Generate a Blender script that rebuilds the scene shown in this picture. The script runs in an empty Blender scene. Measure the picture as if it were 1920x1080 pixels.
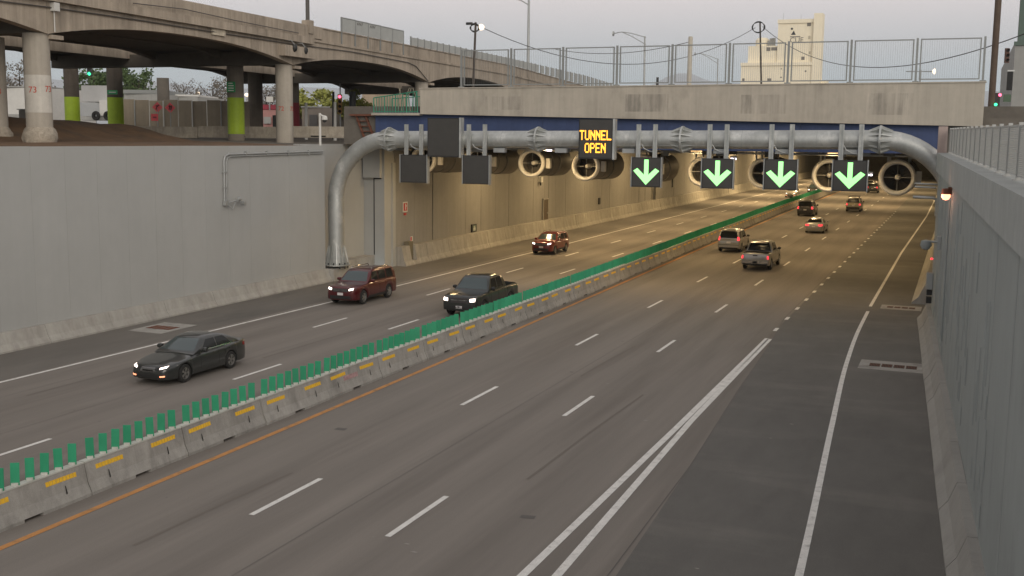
import bpy, math, random
from mathutils import Vector, Matrix
from mathutils.bvhtree import BVHTree
random.seed(7)
S = bpy.context.scene
COL = S.collection
PI = math.pi

# ------------------------------------------------------------------ camera, sky, sun, exposure
F_PX, PITCH, YAW, ROLL, CAM_H = 2106.408, 0.132384, 0.377221, 0.011246, 8.961
cf = Vector((-math.sin(YAW)*math.cos(PITCH), math.cos(YAW)*math.cos(PITCH), -math.sin(PITCH)))
r0 = Vector((math.cos(YAW), math.sin(YAW), 0)); u0 = r0.cross(cf)
cr = math.cos(ROLL)*r0 + math.sin(ROLL)*u0
cu = math.cos(ROLL)*u0 - math.sin(ROLL)*r0
cam_d = bpy.data.cameras.new('camera'); cam = bpy.data.objects.new('camera', cam_d); COL.objects.link(cam)
cam.matrix_world = Matrix(((cr.x, cu.x, -cf.x, 0), (cr.y, cu.y, -cf.y, 0), (cr.z, cu.z, -cf.z, CAM_H), (0, 0, 0, 1)))
cam_d.sensor_width = 36; cam_d.lens = 36*F_PX/1920; cam_d.clip_start = .1; cam_d.clip_end = 60000
S.camera = cam
CAMP = Vector((0, 0, CAM_H))
def ray(px, py): return cf + cr*((px-960)/F_PX) + cu*((540-py)/F_PX)
def at_y(px, py, Y): d = ray(px, py); return CAMP + d*(Y/d.y)          # survey helper: sight line to a vertical plane
def at_x(px, py, X): d = ray(px, py); return CAMP + d*(X/d.x)
def at_d(px, py, D): return CAMP + ray(px, py)*D

W = bpy.data.worlds.new('World'); S.world = W; W.use_nodes = True
nt = W.node_tree; bg = nt.nodes['Background']
SUN_EL, SUN_AZ = math.radians(19), math.radians(142)     # pale low light from behind the camera's right shoulder (compass angle from +Y)
sky = nt.nodes.new('ShaderNodeTexSky'); sky.sky_type = 'NISHITA'; sky.sun_disc = False
sky.sun_elevation = SUN_EL; sky.sun_rotation = SUN_AZ; sky.air_density = 1.0; sky.dust_density = 4.0; sky.ozone_density = 1.0
# thin even cloud veil over the clear sky: grey violet above, cooler towards the horizon
tc = nt.nodes.new('ShaderNodeTexCoord'); sx = nt.nodes.new('ShaderNodeSeparateXYZ'); nt.links.new(tc.outputs['Generated'], sx.inputs[0])
rp = nt.nodes.new('ShaderNodeValToRGB'); nt.links.new(sx.outputs['Z'], rp.inputs[0])
stops = [(0, (.46, .57, .62)), (.05, (.50, .595, .635)), (.085, (.665, .655, .67)), (.125, (.90, .80, .785)), (.3, (.78, .72, .69)), (1, (.60, .58, .59))]
el = rp.color_ramp.elements
el[0].position = 0; el[1].position = 1
for p, c in stops[1:-1]: el.new(p)
for e, (p, c) in zip(sorted(el, key=lambda q: q.position), stops): e.color = (*c, 1)
vs = nt.nodes.new('ShaderNodeVectorMath'); vs.operation = 'SCALE'; vs.inputs['Scale'].default_value = 1/.12; nt.links.new(rp.outputs[0], vs.inputs[0])
vm = nt.nodes.new('ShaderNodeMix'); vm.data_type = 'RGBA'; vm.inputs[0].default_value = .93
nt.links.new(sky.outputs[0], vm.inputs[6]); nt.links.new(vs.outputs[0], vm.inputs[7]); nt.links.new(vm.outputs[2], bg.inputs[0])
bg.inputs[1].default_value = .12
sl = bpy.data.lights.new('sun', 'SUN'); sl.energy = 1.5; sl.angle = math.radians(38); sl.color = (1, .93, .84)
so = bpy.data.objects.new('sun', sl); COL.objects.link(so)
sd = Vector((math.sin(SUN_AZ)*math.cos(SUN_EL), math.cos(SUN_AZ)*math.cos(SUN_EL), math.sin(SUN_EL)))
so.rotation_euler = sd.to_track_quat('Z', 'Y').to_euler()
S.view_settings.view_transform = 'Standard'; S.view_settings.look = 'None'; S.view_settings.gamma = 1
S.view_settings.use_curve_mapping = False; S.view_settings.exposure = 0.0
S.cycles.max_bounces = 6; S.cycles.volume_bounces = 3; S.cycles.use_light_tree = True

# ------------------------------------------------------------------ materials
MATS = {}
def mat(name, col, rough=.8, var=.0,  scale=1.0, streak=0.0, bump=0.0, metal=0.0, emit=0, coat=0, spec=.5, stretch=(1, 1, 1), fine=0.0, dirt=None, alpha=1.0, trans=0, each=0, tracks=0):
    """procedural surface: base colour broken up by world-space noise; streak = vertical run marks; dirt = (colour, low, high) blotches"""
    if name in MATS: return MATS[name]
    m = bpy.data.materials.new(name); m.use_nodes = True; t = m.node_tree; N = t.nodes; Lk = t.links
    b = N['Principled BSDF']; b.inputs['Base Color'].default_value = (*col, 1); b.inputs['Roughness'].default_value = rough
    b.inputs['Metallic'].default_value = metal; b.inputs['Specular IOR Level'].default_value = spec
    if coat: b.inputs['Coat Weight'].default_value = coat; b.inputs['Coat Roughness'].default_value = .05
    if emit: b.inputs['Emission Color'].default_value = (*col, 1); b.inputs['Emission Strength'].default_value = emit
    if trans: b.inputs['Transmission Weight'].default_value = trans
    if alpha < 1: b.inputs['Alpha'].default_value = alpha
    if var or streak or bump or fine or dirt:
        g = N.new('ShaderNodeNewGeometry'); cur = None
        def noise(sc, st, det=5):
            mp = N.new('ShaderNodeMapping'); mp.inputs['Scale'].default_value = st; Lk.new(g.outputs['Position'], mp.inputs[0])
            n = N.new('ShaderNodeTexNoise'); n.inputs['Scale'].default_value = sc; n.inputs['Detail'].default_value = det; n.inputs['Roughness'].default_value = .6
            Lk.new(mp.outputs[0], n.inputs['Vector']); return n.outputs['Fac']
        def fac(src, amt):
            r = N.new('ShaderNodeMapRange'); r.inputs[1].default_value = .3; r.inputs[2].default_value = .7
            r.inputs[3].default_value = 1-amt; r.inputs[4].default_value = 1+amt; Lk.new(src, r.inputs[0]); return r.outputs[0]
        f = []
        if var: f.append(fac(noise(scale, stretch), var)); f.append(fac(noise(scale*5.3, stretch), var*.5))
        if streak: f.append(fac(noise(1.6, (1, 1, .06)), streak)); f.append(fac(noise(6, (1, 1, .04), 3), streak*.6))
        if fine: f.append(fac(noise(40, (1, 1, 1), 3), fine))
        if each:
            oi = N.new('ShaderNodeObjectInfo'); r = N.new('ShaderNodeMapRange'); r.inputs[3].default_value = 1-each; r.inputs[4].default_value = 1+each; Lk.new(oi.outputs['Random'], r.inputs[0]); f.append(r.outputs[0])
        if tracks:
            sx_ = N.new('ShaderNodeSeparateXYZ'); Lk.new(g.outputs['Position'], sx_.inputs[0]); m1 = N.new('ShaderNodeMath'); m1.operation = 'MULTIPLY_ADD'; m1.inputs[1].default_value = 4*PI/3.63; m1.inputs[2].default_value = 4*PI/3.63*15.22+PI; Lk.new(sx_.outputs['X'], m1.inputs[0])
            m2 = N.new('ShaderNodeMath'); m2.operation = 'SINE'; Lk.new(m1.outputs[0], m2.inputs[0]); r = N.new('ShaderNodeMapRange'); r.inputs[1].default_value = -1; r.inputs[2].default_value = 1; r.inputs[3].default_value = 1-tracks; r.inputs[4].default_value = 1+tracks; Lk.new(m2.outputs[0], r.inputs[0]); f.append(r.outputs[0])
        cc = N.new('ShaderNodeRGB'); cc.outputs[0].default_value = (*col, 1); cur = cc.outputs[0]
        if dirt:
            r = N.new('ShaderNodeMapRange'); r.inputs[1].default_value = dirt[1]; r.inputs[2].default_value = dirt[2]
            Lk.new(noise(dirt[3] if len(dirt) > 3 else .7, dirt[4] if len(dirt) > 4 else (1, 1, 1)), r.inputs[0])
            x = N.new('ShaderNodeMix'); x.data_type = 'RGBA'; Lk.new(r.outputs[0], x.inputs[0]); Lk.new(cur, x.inputs[6]); x.inputs[7].default_value = (*dirt[0], 1); cur = x.outputs[2]
        if f:
            a = f[0]
            for q in f[1:]:
                k = N.new('ShaderNodeMath'); k.operation = 'MULTIPLY'; Lk.new(a, k.inputs[0]); Lk.new(q, k.inputs[1]); a = k.outputs[0]
            v = N.new('ShaderNodeVectorMath'); v.operation = 'SCALE'; Lk.new(cur, v.inputs[0]); Lk.new(a, v.inputs['Scale']); cur = v.outputs[0]
        Lk.new(cur, b.inputs['Base Color'])
        if emit: Lk.new(cur, b.inputs['Emission Color'])
        if bump:
            bp = N.new('ShaderNodeBump'); bp.inputs['Strength'].default_value = bump; bp.inputs['Distance'].default_value = .02
            Lk.new(noise(9, (1, 1, 1), 6), bp.inputs['Height']); Lk.new(bp.outputs[0], b.inputs['Normal'])
    MATS[name] = m; return m

ROAD = mat('road_concrete', (.198, .176, .153), .85, .085, .35, fine=.10, bump=.15, stretch=(2.2, .10, 1), dirt=((.125, .108, .092), .50, .80, .5, (1.3, .07, 1)), tracks=.055)
SHO = mat('shoulder_asphalt', (.130, .123, .111), .9, .12, .35, fine=.14, bump=.25, stretch=(1.0, .35, 1), dirt=((.175, .163, .145), .52, .76, .45, (.35, 1.2, 1)))
PAINT = mat('white_road_paint', (.72, .70, .66), .7, .10, 3, fine=.12, dirt=((.42, .40, .37), .53, .78, 4))
ORANGE = mat('orange_road_paint', (.50, .23, .07), .75, .12, 2, fine=.15, dirt=((.28, .17, .09), .52, .72, 2.5))
CONC = mat('barrier_concrete', (.335, .32, .292), .9, .10, 1.2, streak=.12, bump=.25, fine=.10, each=.09, dirt=((.22, .207, .187), .52, .74, 1.1, (1, 1, .4)))
CONCL = mat('stained_barrier_concrete', (.36, .345, .31), .9, .07, .8, streak=.10, bump=.15, fine=.06, dirt=((.29, .27, .24), .52, .75, .9, (1, 1, .3)))
CONCT = mat('streaked_tunnel_concrete', (.34, .32, .28), .9, .08, 1.0, streak=.16, bump=.15, fine=.06, dirt=((.50, .48, .43), .62, .72, 1.6, (1, 1, .10)))
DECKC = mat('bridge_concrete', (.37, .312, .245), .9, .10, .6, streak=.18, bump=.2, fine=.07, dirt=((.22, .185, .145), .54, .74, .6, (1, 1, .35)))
PARC = mat('parapet_concrete', (.425, .385, .32), .9, .08, .45, streak=.09, bump=.2, fine=.09, dirt=((.27, .245, .205), .55, .78, .5, (1, 1, .5)))
PATC = mat('stained_parapet_patch', (.37, .335, .28), .9, .08, .5, streak=.24, bump=.25, fine=.10, dirt=((.20, .185, .155), .5, .75, 1.2, (1, 1, .3)))
WALLP = mat('painted_wall_panel', (.395, .397, .38), .75, .035, .35, each=.012, streak=.018, fine=.02, bump=.05)
WALLR = mat('grey_painted_wall', (.30, .325, .318), .75, .05, .5, streak=.03, fine=.04, bump=.15, dirt=((.215, .232, .23), .56, .80, 1.0, (1, 1, .3)))
TUNW = mat('tunnel_wall_panel', (.27, .26, .24), .65, .06, .4, streak=.06, fine=.03)
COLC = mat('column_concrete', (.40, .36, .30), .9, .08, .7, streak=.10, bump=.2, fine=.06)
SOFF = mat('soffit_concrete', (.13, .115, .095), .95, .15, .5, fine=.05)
GALV = mat('galvanised_steel', (.45, .46, .44), .45, .12, 1.2, metal=.55, fine=.04, streak=.05, dirt=((.64, .64, .61), .54, .72, 1.6, (1, 1, .6)))
STEEL = mat('grey_steel', (.40, .41, .40), .5, .08, 2, metal=.5)
FENCEM = mat('fence_steel', (.27, .28, .27), .55, .05, 2, metal=.3)
BLUE = mat('navy_fascia_panel', (.042, .066, .155), .6, .10, .8, streak=.08)
BLACK = mat('sign_black', (.022, .022, .021), .55, .1, 3)
FACE = mat('sign_face_dark', (.052, .049, .044), .45, .08, 2)
LEDG = mat('led_green', (.36, 1.0, .33), .5, emit=1.25)
LEDA = mat('led_amber', (1.0, .42, .04), .5, emit=2.2)
GREENB = mat('green_blade_plastic', (.024, .30, .15), .55, .06, 3, each=.10)
WHITEP = mat('white_rail', (.55, .55, .50), .7, .12, 3)
YREF = mat('yellow_reflector', (.85, .50, .03), .5, .10, 12)
DARK = mat('dark_recess', (.018, .017, .015), .9)
LIME = mat('lime_column_paint', (.30, .42, .02), .6, .10, 1.2, streak=.08)
REDP = mat('red_column_paint', (.28, .03, .04), .6, .1, 1.2)
REDT = mat('red_stencil', (.50, .06, .03), .7)
DIRT = mat('brown_dirt', (.16, .095, .05), 1, .2, .6, bump=.8, fine=.15, dirt=((.10, .07, .045), .5, .7, .8))
GROUND = mat('street_ground', (.15, .13, .105), .95, .15, .2, fine=.1)
RUST = mat('rusty_metal', (.16, .06, .035), .8, .2, 3)
GREENR = mat('green_railing', (.03, .22, .13), .5, .1, 2)
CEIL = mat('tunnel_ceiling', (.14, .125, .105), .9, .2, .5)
LAMPW = mat('warm_lamp_glow', (1.0, .62, .26), .5, emit=6)
LAMPR = mat('reddish_lamp_glow', (1.0, .36, .20), .5, emit=3.2)
LAMPC = mat('street_lamp_glow', (1.0, .80, .60), .5, emit=1.6)
HEAD = mat('headlight_on', (1.0, .84, .74), .3, emit=4)
FOGL = mat('fog_lamp_on', (1.0, .35, .18), .3, emit=2)
TAIL = mat('tail_light_on', (1.0, .05, .07), .3, emit=1.6)
TAILD = mat('tail_light_lens', (.22, .012, .014), .25)
GLASS = mat('dark_car_glass', (.016, .018, .018), .10, spec=.28)
SILG = mat('windshield_glass', (.055, .075, .078), .07, spec=.7)
TYRE = mat('tyre_rubber', (.02, .019, .018), .9)
RIM = mat('alloy_rim', (.45, .44, .42), .35, metal=.8)
TRIM = mat('black_trim', (.018, .018, .018), .5)
CHROME = mat('chrome', (.6, .6, .6), .15, metal=1)
PLATE = mat('licence_plate', (.62, .60, .60), .5)
PLATED = mat('licence_plate_print', (.10, .16, .12), .6)
WOOD = mat('pole_wood', (.075, .06, .05), .9, .15, 3)
BARK = mat('tree_bark', (.075, .06, .045), .95, .2, 4)
MILL = mat('mill_cream', (.92, .83, .63), .85, .05, .05, streak=.04)
MILLD = mat('mill_dark', (.20, .18, .15), .9)
SIGNG = mat('sign_green', (.03, .28, .10), .5)
PINK = mat('pink_sign_sheeting', (.95, .14, .15), .5)
WHITE = mat('white_paint', (.62, .61, .57), .7, .06, 1)
TAN = mat('tan_screen', (.31, .26, .19), .9, .10, .4, streak=.08)
GREYB = mat('grey_building', (.33, .33, .31), .85, .08, .4, streak=.06)
MESHP = mat('fence_screen', (.40, .41, .39), .8, .06, 1.5)
SIGR = mat('signal_red', (1.0, .12, .22), .4, emit=3)
SIGG = mat('signal_green', (.05, .9, .35), .4, emit=2.2)
MOUNT = mat('mountain_rock', (.26, .27, .28), 1, .25, .004)

# ------------------------------------------------------------------ mesh helpers
class MB:
    def __init__(s): s.v = []; s.f = []; s.m = []
    def add(s, vs, fs, mi=0):
        o = len(s.v); s.v += [tuple(q) for q in vs]; s.f += [tuple(i+o for i in q) for q in fs]; s.m += [mi]*len(fs); return s
    def box(s, x0, y0, z0, x1, y1, z1, mi=0):
        return s.add([(x0, y0, z0), (x1, y0, z0), (x1, y1, z0), (x0, y1, z0), (x0, y0, z1), (x1, y0, z1), (x1, y1, z1), (x0, y1, z1)],
                     [(0, 3, 2, 1), (4, 5, 6, 7), (0, 1, 5, 4), (1, 2, 6, 5), (2, 3, 7, 6), (3, 0, 4, 7)], mi)
    def bar(s, a, b, w, h, mi=0):
        a, b = Vector(a), Vector(b); d = (b-a).normalized(); up = Vector((0, 0, 1)) if abs(d.z) < .95 else Vector((0, 1, 0))
        r = d.cross(up).normalized()*w/2; u = r.cross(d).normalized()*h/2
        return s.add([a-r-u, a+r-u, a+r+u, a-r+u, b-r-u, b+r-u, b+r+u, b-r+u], [(3, 2, 1, 0), (4, 5, 6, 7), (0, 1, 5, 4), (1, 2, 6, 5), (2, 3, 7, 6), (3, 0, 4, 7)], mi)
    def tube(s, pts, r, n=10, mi=0, cap=True):
        pts = [Vector(p) for p in pts]; rs = r if isinstance(r, (list, tuple)) else [r]*len(pts)
        ref = None; rings = []
        for i, p in enumerate(pts):
            d = (pts[min(i+1, len(pts)-1)]-pts[max(i-1, 0)]).normalized()
            if ref is None: ref = Vector((0, 0, 1)).cross(d) if abs(d.z) < .9 else Vector((1, 0, 0)).cross(d)
            ref = (ref - d*ref.dot(d)).normalized(); q = d.cross(ref)
            rings.append([p + (ref*math.cos(2*PI*k/n)+q*math.sin(2*PI*k/n))*rs[i] for k in range(n)])
        vs = [v for R in rings for v in R]; fs = []
        for i in range(len(pts)-1):
            for k in range(n): a = i*n+k; b_ = i*n+(k+1) % n; fs.append((a, b_, b_+n, a+n))
        if cap: fs.append(tuple(range(n-1, -1, -1))); fs.append(tuple(range((len(pts)-1)*n, len(pts)*n)))
        return s.add(vs, fs, mi)
    def lathe(s, prof, n=24, axis='z', c=(0, 0, 0), mi=0):
        vs = []; fs = []
        for (r, h) in prof:
            for k in range(n):
                a = 2*PI*k/n; x, y = r*math.cos(a), r*math.sin(a)
                vs.append({'z': (c[0]+x, c[1]+y, c[2]+h), 'y': (c[0]+x, c[1]+h, c[2]+y), 'x': (c[0]+h, c[1]+x, c[2]+y)}[axis])
        for i in range(len(prof)-1):
            for k in range(n): a = i*n+k; b_ = i*n+(k+1) % n; fs.append((a, b_, b_+n, a+n))
        return s.add(vs, fs, mi)
    def extr(s, poly, y0, y1, mi=0, axis='y'):
        """poly of (x, z) swept along y (or (y, z) along x, or (x, y) along z)"""
        n = len(poly)
        mk = {'y': lambda p, t: (p[0], t, p[1]), 'x': lambda p, t: (t, p[0], p[1]), 'z': lambda p, t: (p[0], p[1], t)}[axis]
        return s.add([mk(p, y0) for p in poly]+[mk(p, y1) for p in poly],
                     [tuple(range(n)), tuple(range(2*n-1, n-1, -1))]+[(i, i+n, (i+1) % n+n, (i+1) % n) for i in range(n)], mi)
    def mesh(s, name, m, smooth=False, recalc=True):
        me = bpy.data.meshes.new(name); me.from_pydata(s.v, [], s.f); me.update()
        for q in (m if isinstance(m, (list, tuple)) else [m]): me.materials.append(q)
        if any(s.m): me.polygons.foreach_set('material_index', s.m)
        if recalc:
            import bmesh
            b = bmesh.new(); b.from_mesh(me); bmesh.ops.recalc_face_normals(b, faces=b.faces); b.to_mesh(me); b.free()
        if smooth is not False:
            me.polygons.foreach_set('use_smooth', [True]*len(me.polygons))
            me.set_sharp_from_angle(angle=math.radians(smooth if smooth is not True else 40))
        return me
    def build(s, name, m, parent=None, smooth=False, loc=None, recalc=True):
        return obj(name, s.mesh(name, m, smooth, recalc), parent, loc)
def obj(name, me, parent=None, loc=None, rz=0):
    o = bpy.data.objects.new(name, me); COL.objects.link(o)
    if parent is not None: o.parent = parent
    if loc is not None: o.location = loc
    if rz: o.rotation_euler.z = rz
    return o
def tag(o, label=None, cat=None, group=None, kind=None):
    if label: o['label'] = label
    if cat: o['category'] = cat
    if group: o['group'] = group
    if kind: o['kind'] = kind
    return o
def thing(name, label, cat, loc=(0, 0, 0), group=None, rz=0):
    o = bpy.data.objects.new(name, None); COL.objects.link(o); o.location = loc; o.rotation_euler.z = rz; o.empty_display_size = .3
    return tag(o, label, cat, group)
def struct(name, mb, m, parent=None, smooth=False):
    o = mb.build(name, m, parent, smooth)
    if parent is None: o['kind'] = 'structure'
    return o
def dup(root, loc=None, label=None, rz=None):
    r = root.copy(); COL.objects.link(r)
    if loc is not None: r.location = loc
    if rz is not None: r.rotation_euler.z = rz
    if label: r['label'] = label
    for ch in list(root.children):
        c = ch.copy(); COL.objects.link(c); c.parent = r
        for g in list(ch.children):
            d = g.copy(); COL.objects.link(d); d.parent = c
    return r
def sheet(pts, z): return MB().add([(x, y, z) for x, y in pts], [tuple(range(len(pts)))])
def interp(tab, x):
    if x <= tab[0][0]: return tab[0][1]
    for (a, va), (b, vb) in zip(tab, tab[1:]):
        if x <= b: return va+(vb-va)*(x-a)/(b-a)
    return tab[-1][1]
def smoothi(tab, x):
    """monotone-ish cubic through the table"""
    if x <= tab[0][0]: return tab[0][1]
    n = len(tab)
    for i in range(n-1):
        if x <= tab[i+1][0]:
            x0, y0 = tab[i]; x1, y1 = tab[i+1]; h = x1-x0; t = (x-x0)/h
            def sl(j):
                if j <= 0 or j >= n-1:
                    j0 = 0 if j <= 0 else n-2
                    return (tab[j0+1][1]-tab[j0][1])/(tab[j0+1][0]-tab[j0][0])
                a = (tab[j][1]-tab[j-1][1])/(tab[j][0]-tab[j-1][0]); b = (tab[j+1][1]-tab[j][1])/(tab[j+1][0]-tab[j][0])
                return 0 if a*b <= 0 else 2*a*b/(a+b)
            m0, m1 = sl(i), sl(i+1)
            return (2*t**3-3*t*t+1)*y0+(t**3-2*t*t+t)*h*m0+(-2*t**3+3*t*t)*y1+(t**3-t*t)*h*m1
    return tab[-1][1]
ORD = ['first', 'second', 'third', 'fourth', 'fifth', 'sixth', 'seventh', 'eighth', 'ninth', 'tenth', 'eleventh', 'twelfth', 'thirteenth', 'fourteenth', 'fifteenth', 'sixteenth', 'seventeenth', 'eighteenth', 'nineteenth', 'twentieth']
BLUESIGN = mat('highway_sign_blue', (.03, .08, .3), .5)

# ------------------------------------------------------------------ ground, road, paint
g = MB()
def gz(x): return 8.36 + .02*min(64, max(0, -36.4-x))
gx = [-36.9, -60, -100, -400, -3000, -12800]
for a, b in zip(gx, gx[1:]):
    for y0, y1 in ((-200, 60.3), (60.3, 300), (300, 12800)):
        xa = a if not (a == -36.9 and y0 == 60.3) else -38.4
        g.add([(xa, y0, gz(xa)), (b, y0, gz(b)), (b, y1, gz(b)), (xa, y1, gz(xa))], [(0, 1, 2, 3)])
for x0, x1, y0, y1 in ((3.2, 12800, -200, 300), (-36.9, 12800, 300, 12800)):
    g.add([(x0, y0, 7.3 if y1 == 300 else 8.36), (x1, y0, 7.3 if y1 == 300 else 8.36), (x1, y1, 8.36), (x0, y1, 8.36)], [(0, 1, 2, 3)])
struct('ground', g, GROUND)
road = struct('road', sheet([(-36.5, -30), (3.0, -30), (3.0, 330), (-36.5, 330)], 0), ROAD)
struct('left_shoulder', sheet([(-36.4, -30), (-32.15, -30), (-32.0, 60), (-32.0, 330), (-36.4, 330)], .004), mat('left_shoulder_asphalt', (.148, .135, .118), .9, .12, .35, fine=.12, bump=.2, stretch=(1.2, .25, 1), dirt=((.10, .094, .085), .52, .78, .4, (1, .35, 1))))
struct('right_shoulder', sheet([(-5.6, -20), (-6.12, 21), (-6.5, 30), (-6.97, 39.4), (-7.45, 50), (-7.78, 56), (-7.7, 320), (-1.0, 320), (-1.15, 58), (-.65, 46), (0.0, 32.5), (2.4, -20)], .004), SHO)
def paint(name, pts, m=PAINT, z=.008, w=.16):
    """a painted strip following the points (x, y)"""
    mb = MB(); vs = []
    for i, p in enumerate(pts):
        a = Vector(pts[max(i-1, 0)]); b = Vector(pts[min(i+1, len(pts)-1)]); d = (b-a).normalized(); n = Vector((-d.y, d.x))*w/2
        vs += [(p[0]-n.x, p[1]-n.y, z), (p[0]+n.x, p[1]+n.y, z)]
    mb.add(vs, [(2*i, 2*i+1, 2*i+3, 2*i+2) for i in range(len(pts)-1)])
    return mb.build(name, m, road)
paint('edge_line', [(-32.0, 0), (-31.85, 30), (-31.65, 45), (-31.4, 60), (-31.2, 90), (-31.2, 320)], w=.17)
paint('orange_edge_line', [(-18.9, -5), (-18.92, 30), (-19.0, 45), (-19.3, 60), (-19.9, 100), (-20.3, 150), (-20.3, 320)], ORANGE, w=.19)
paint('gore_line', [(-8.2, 5), (-7.93, 21), (-7.83, 34), (-7.8, 51.5)], w=.2)
paint('gore_line', [(-7.0, 5), (-7.27, 21), (-7.60, 35), (-7.66, 51.4)], w=.2)
rw = [(-1.9, 5), (-2.4, 18), (-2.63, 23), (-2.95, 28.7), (-3.3, 36.2), (-3.72, 44), (-4.0, 50), (-4.12, 55.6), (-4.17, 62.3)]
paint('curved_edge_line', [(smoothi([(5, -1.85), (23, -2.63), (36.2, -3.34), (47, -3.88), (55.6, -4.12), (62.3, -4.18)], 5+i*57.3/40), 5+i*57.3/40) for i in range(41)], w=.17)
paint('edge_line', [(-4.2, 64.2), (-4.15, 97), (-3.6, 148), (-3.6, 320)], w=.17)
dash_me = sheet([(-.075, 0), (.075, 0), (.075, 3.15), (-.075, 3.15)], .008).mesh('lane_dash', PAINT)
for X, Y0 in ((-15.22, 21.72), (-11.56, 21.71), (-28.0, 20.85), (-24.55, 21.9)):
    k = -2
    while Y0+12.19*k < 300:
        obj('lane_dash', dash_me, road, (X, Y0+12.19*k, 0)); k += 1
dot_me = sheet([(-.09, 0), (.09, 0), (.09, .95), (-.09, .95)], .008).mesh('lane_dot', PAINT)
for k in range(28): obj('lane_dot', dot_me, road, (-7.8+.006*k, 53.7+3.74*k, 0))
# concrete patches with grates
def drain(name, label, c, w, d, cat='drain'):
    t = thing(name, label, cat, (c[0], c[1], .004))
    MB().box(-w/2, -d/2, 0, w/2, d/2, .012).build('apron', CONC, t)
    n = 4; gw = w*.72/n
    fr = MB(); dk = MB()
    for i in range(n):
        x0 = -w*.36+gw*i+.03; x1 = x0+gw-.06
        dk.box(x0, -d*.16, .012, x1, d*.16, .016)
        for j in range(7): xx = x0+(x1-x0)*(j+.5)/7; fr.box(xx-.012, -d*.16, .0165, xx+.012, d*.16, .022)
    dk.build('inlet', DARK, t); fr.build('grate', RUST, t); return t
drain('drain_grate', 'long concrete drain strip with four rusty grates on the right shoulder, nearer the camera', (-2.08, 47.1), 2.6, 2.0)
drain('drain_grate', 'smaller drain strip across the right shoulder beside the gap in the white edge line', (-2.6, 64.4), 2.1, 1.7)
drain('drain_grate', 'brown drain grate in a pale concrete patch on the left shoulder behind the black sedan', (-34.2, 42.1), 1.9, 2.6)
paint('road_patch', [(-17.5, 29.5), (-17.15, 29.52)], mat('road_stain', (.12, .11, .10), .9), .006, .25)
paint('road_patch', [(-9.3, 24.2), (-8.95, 24.25)], MATS['road_stain'], .006, .22)
paint('pavement_joint', [(-26.3, -10), (-26.3, 320)], MATS['road_stain'], .005, .018)
paint('pavement_joint', [(-30.0, -10), (-30.0, 320)], MATS['road_stain'], .005, .018)
paint('pavement_joint', [(-13.4, -10), (-13.4, 320)], MATS['road_stain'], .005, .018)
paint('pavement_joint', [(-6.16, 15), (-6.5, 30), (-7.0, 39.4), (-7.45, 50), (-7.95, 58), (-7.9, 320)], MATS['road_stain'], .0065, .025)
for yy in (28.2, 34.6, 55, 71):
    paint('pavement_joint', [(-5.3, yy), (-1.0, yy+.5)], mat('pale_joint', (.15, .14, .125), .9), .0065, .02)

fl_m = mat('pale_fleck', (.29, .27, .245), .9); fl_d = MATS['road_stain']
for k in range(46):
    x, y = random.uniform(-31, -.8), random.uniform(18, 75); w = random.uniform(.03, .10)
    sheet([(x-w, y), (x-w*.3, y+w*.6), (x+w, y+w*.3), (x+w*.5, y-w*.4)], .0075).build('road_fleck', fl_m if k % 3 else fl_d, road)
for x, y0, y1, w in ((-16.4, 19, 25, .10), (-10.2, 27, 38, .09), (-13.0, 40, 47, .10), (-25.9, 38, 47, .09), (-29.4, 29, 40, .10)):
    paint('tyre_mark', [(x, y0), (x+.05, (y0+y1)/2), (x+.2, y1)], mat('faint_rubber', (.155, .134, .114), .9), .0055, w)
# ------------------------------------------------------------------ median barrier with glare blades
PR = [(-.305, 0), (.305, 0), (.305, .08), (.19, .33), (.085, .81), (-.085, .81), (-.19, .33), (-.305, .08)]
PRS = [(-.27, .075), (.27, .075), (.305, .08), (.19, .33), (.085, .81), (-.085, .81), (-.19, .33), (-.305, .08)]
SEG = 3.81; L0 = SEG-.035
seg_body = MB().extr(PR, .017, 1.62).extr(PRS, 1.62, 2.2).extr(PR, 2.2, SEG-.018).mesh('body', CONC)
rail_me = MB().box(-.10, .02, .812, .10, SEG-.02, .85).mesh('base_rail', WHITEP)
bl = MB()
bl.add([(-.012, -.1, 0), (.012, -.1, 0), (.012, .1, 0), (-.012, .1, 0), (-.012, -.1, .53), (.012, -.1, .53), (.012, .1, .53), (-.012, .1, .53)],
       [(0, 3, 2, 1), (4, 5, 6, 7), (0, 1, 5, 4), (1, 2, 6, 5), (2, 3, 7, 6), (3, 0, 4, 7)])
blade_me = bl.mesh('glare_blade', GREENB)
foot_me = MB().box(-.075, -.075, 0, .075, .075, .06).mesh('blade_foot', WHITEP)
yr = MB()
for k in range(9): yr.box(-.006, k*.112, 0, .012, k*.112+.102, .115)
yref_me = yr.mesh('yellow_reflector', YREF)
stain_me = MB().add([(0, -.016, 0), (0, .03, .02), (.0, .014, .22), (0, -.012, .22)], [(0, 1, 2, 3)]).mesh('lifting_slot', DARK)
cars_near = {8: 'hiding the rear wheels of the black pickup', 9: 'behind which the black pickup tailgate shows'}
k = 0; y = 17.55
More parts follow.
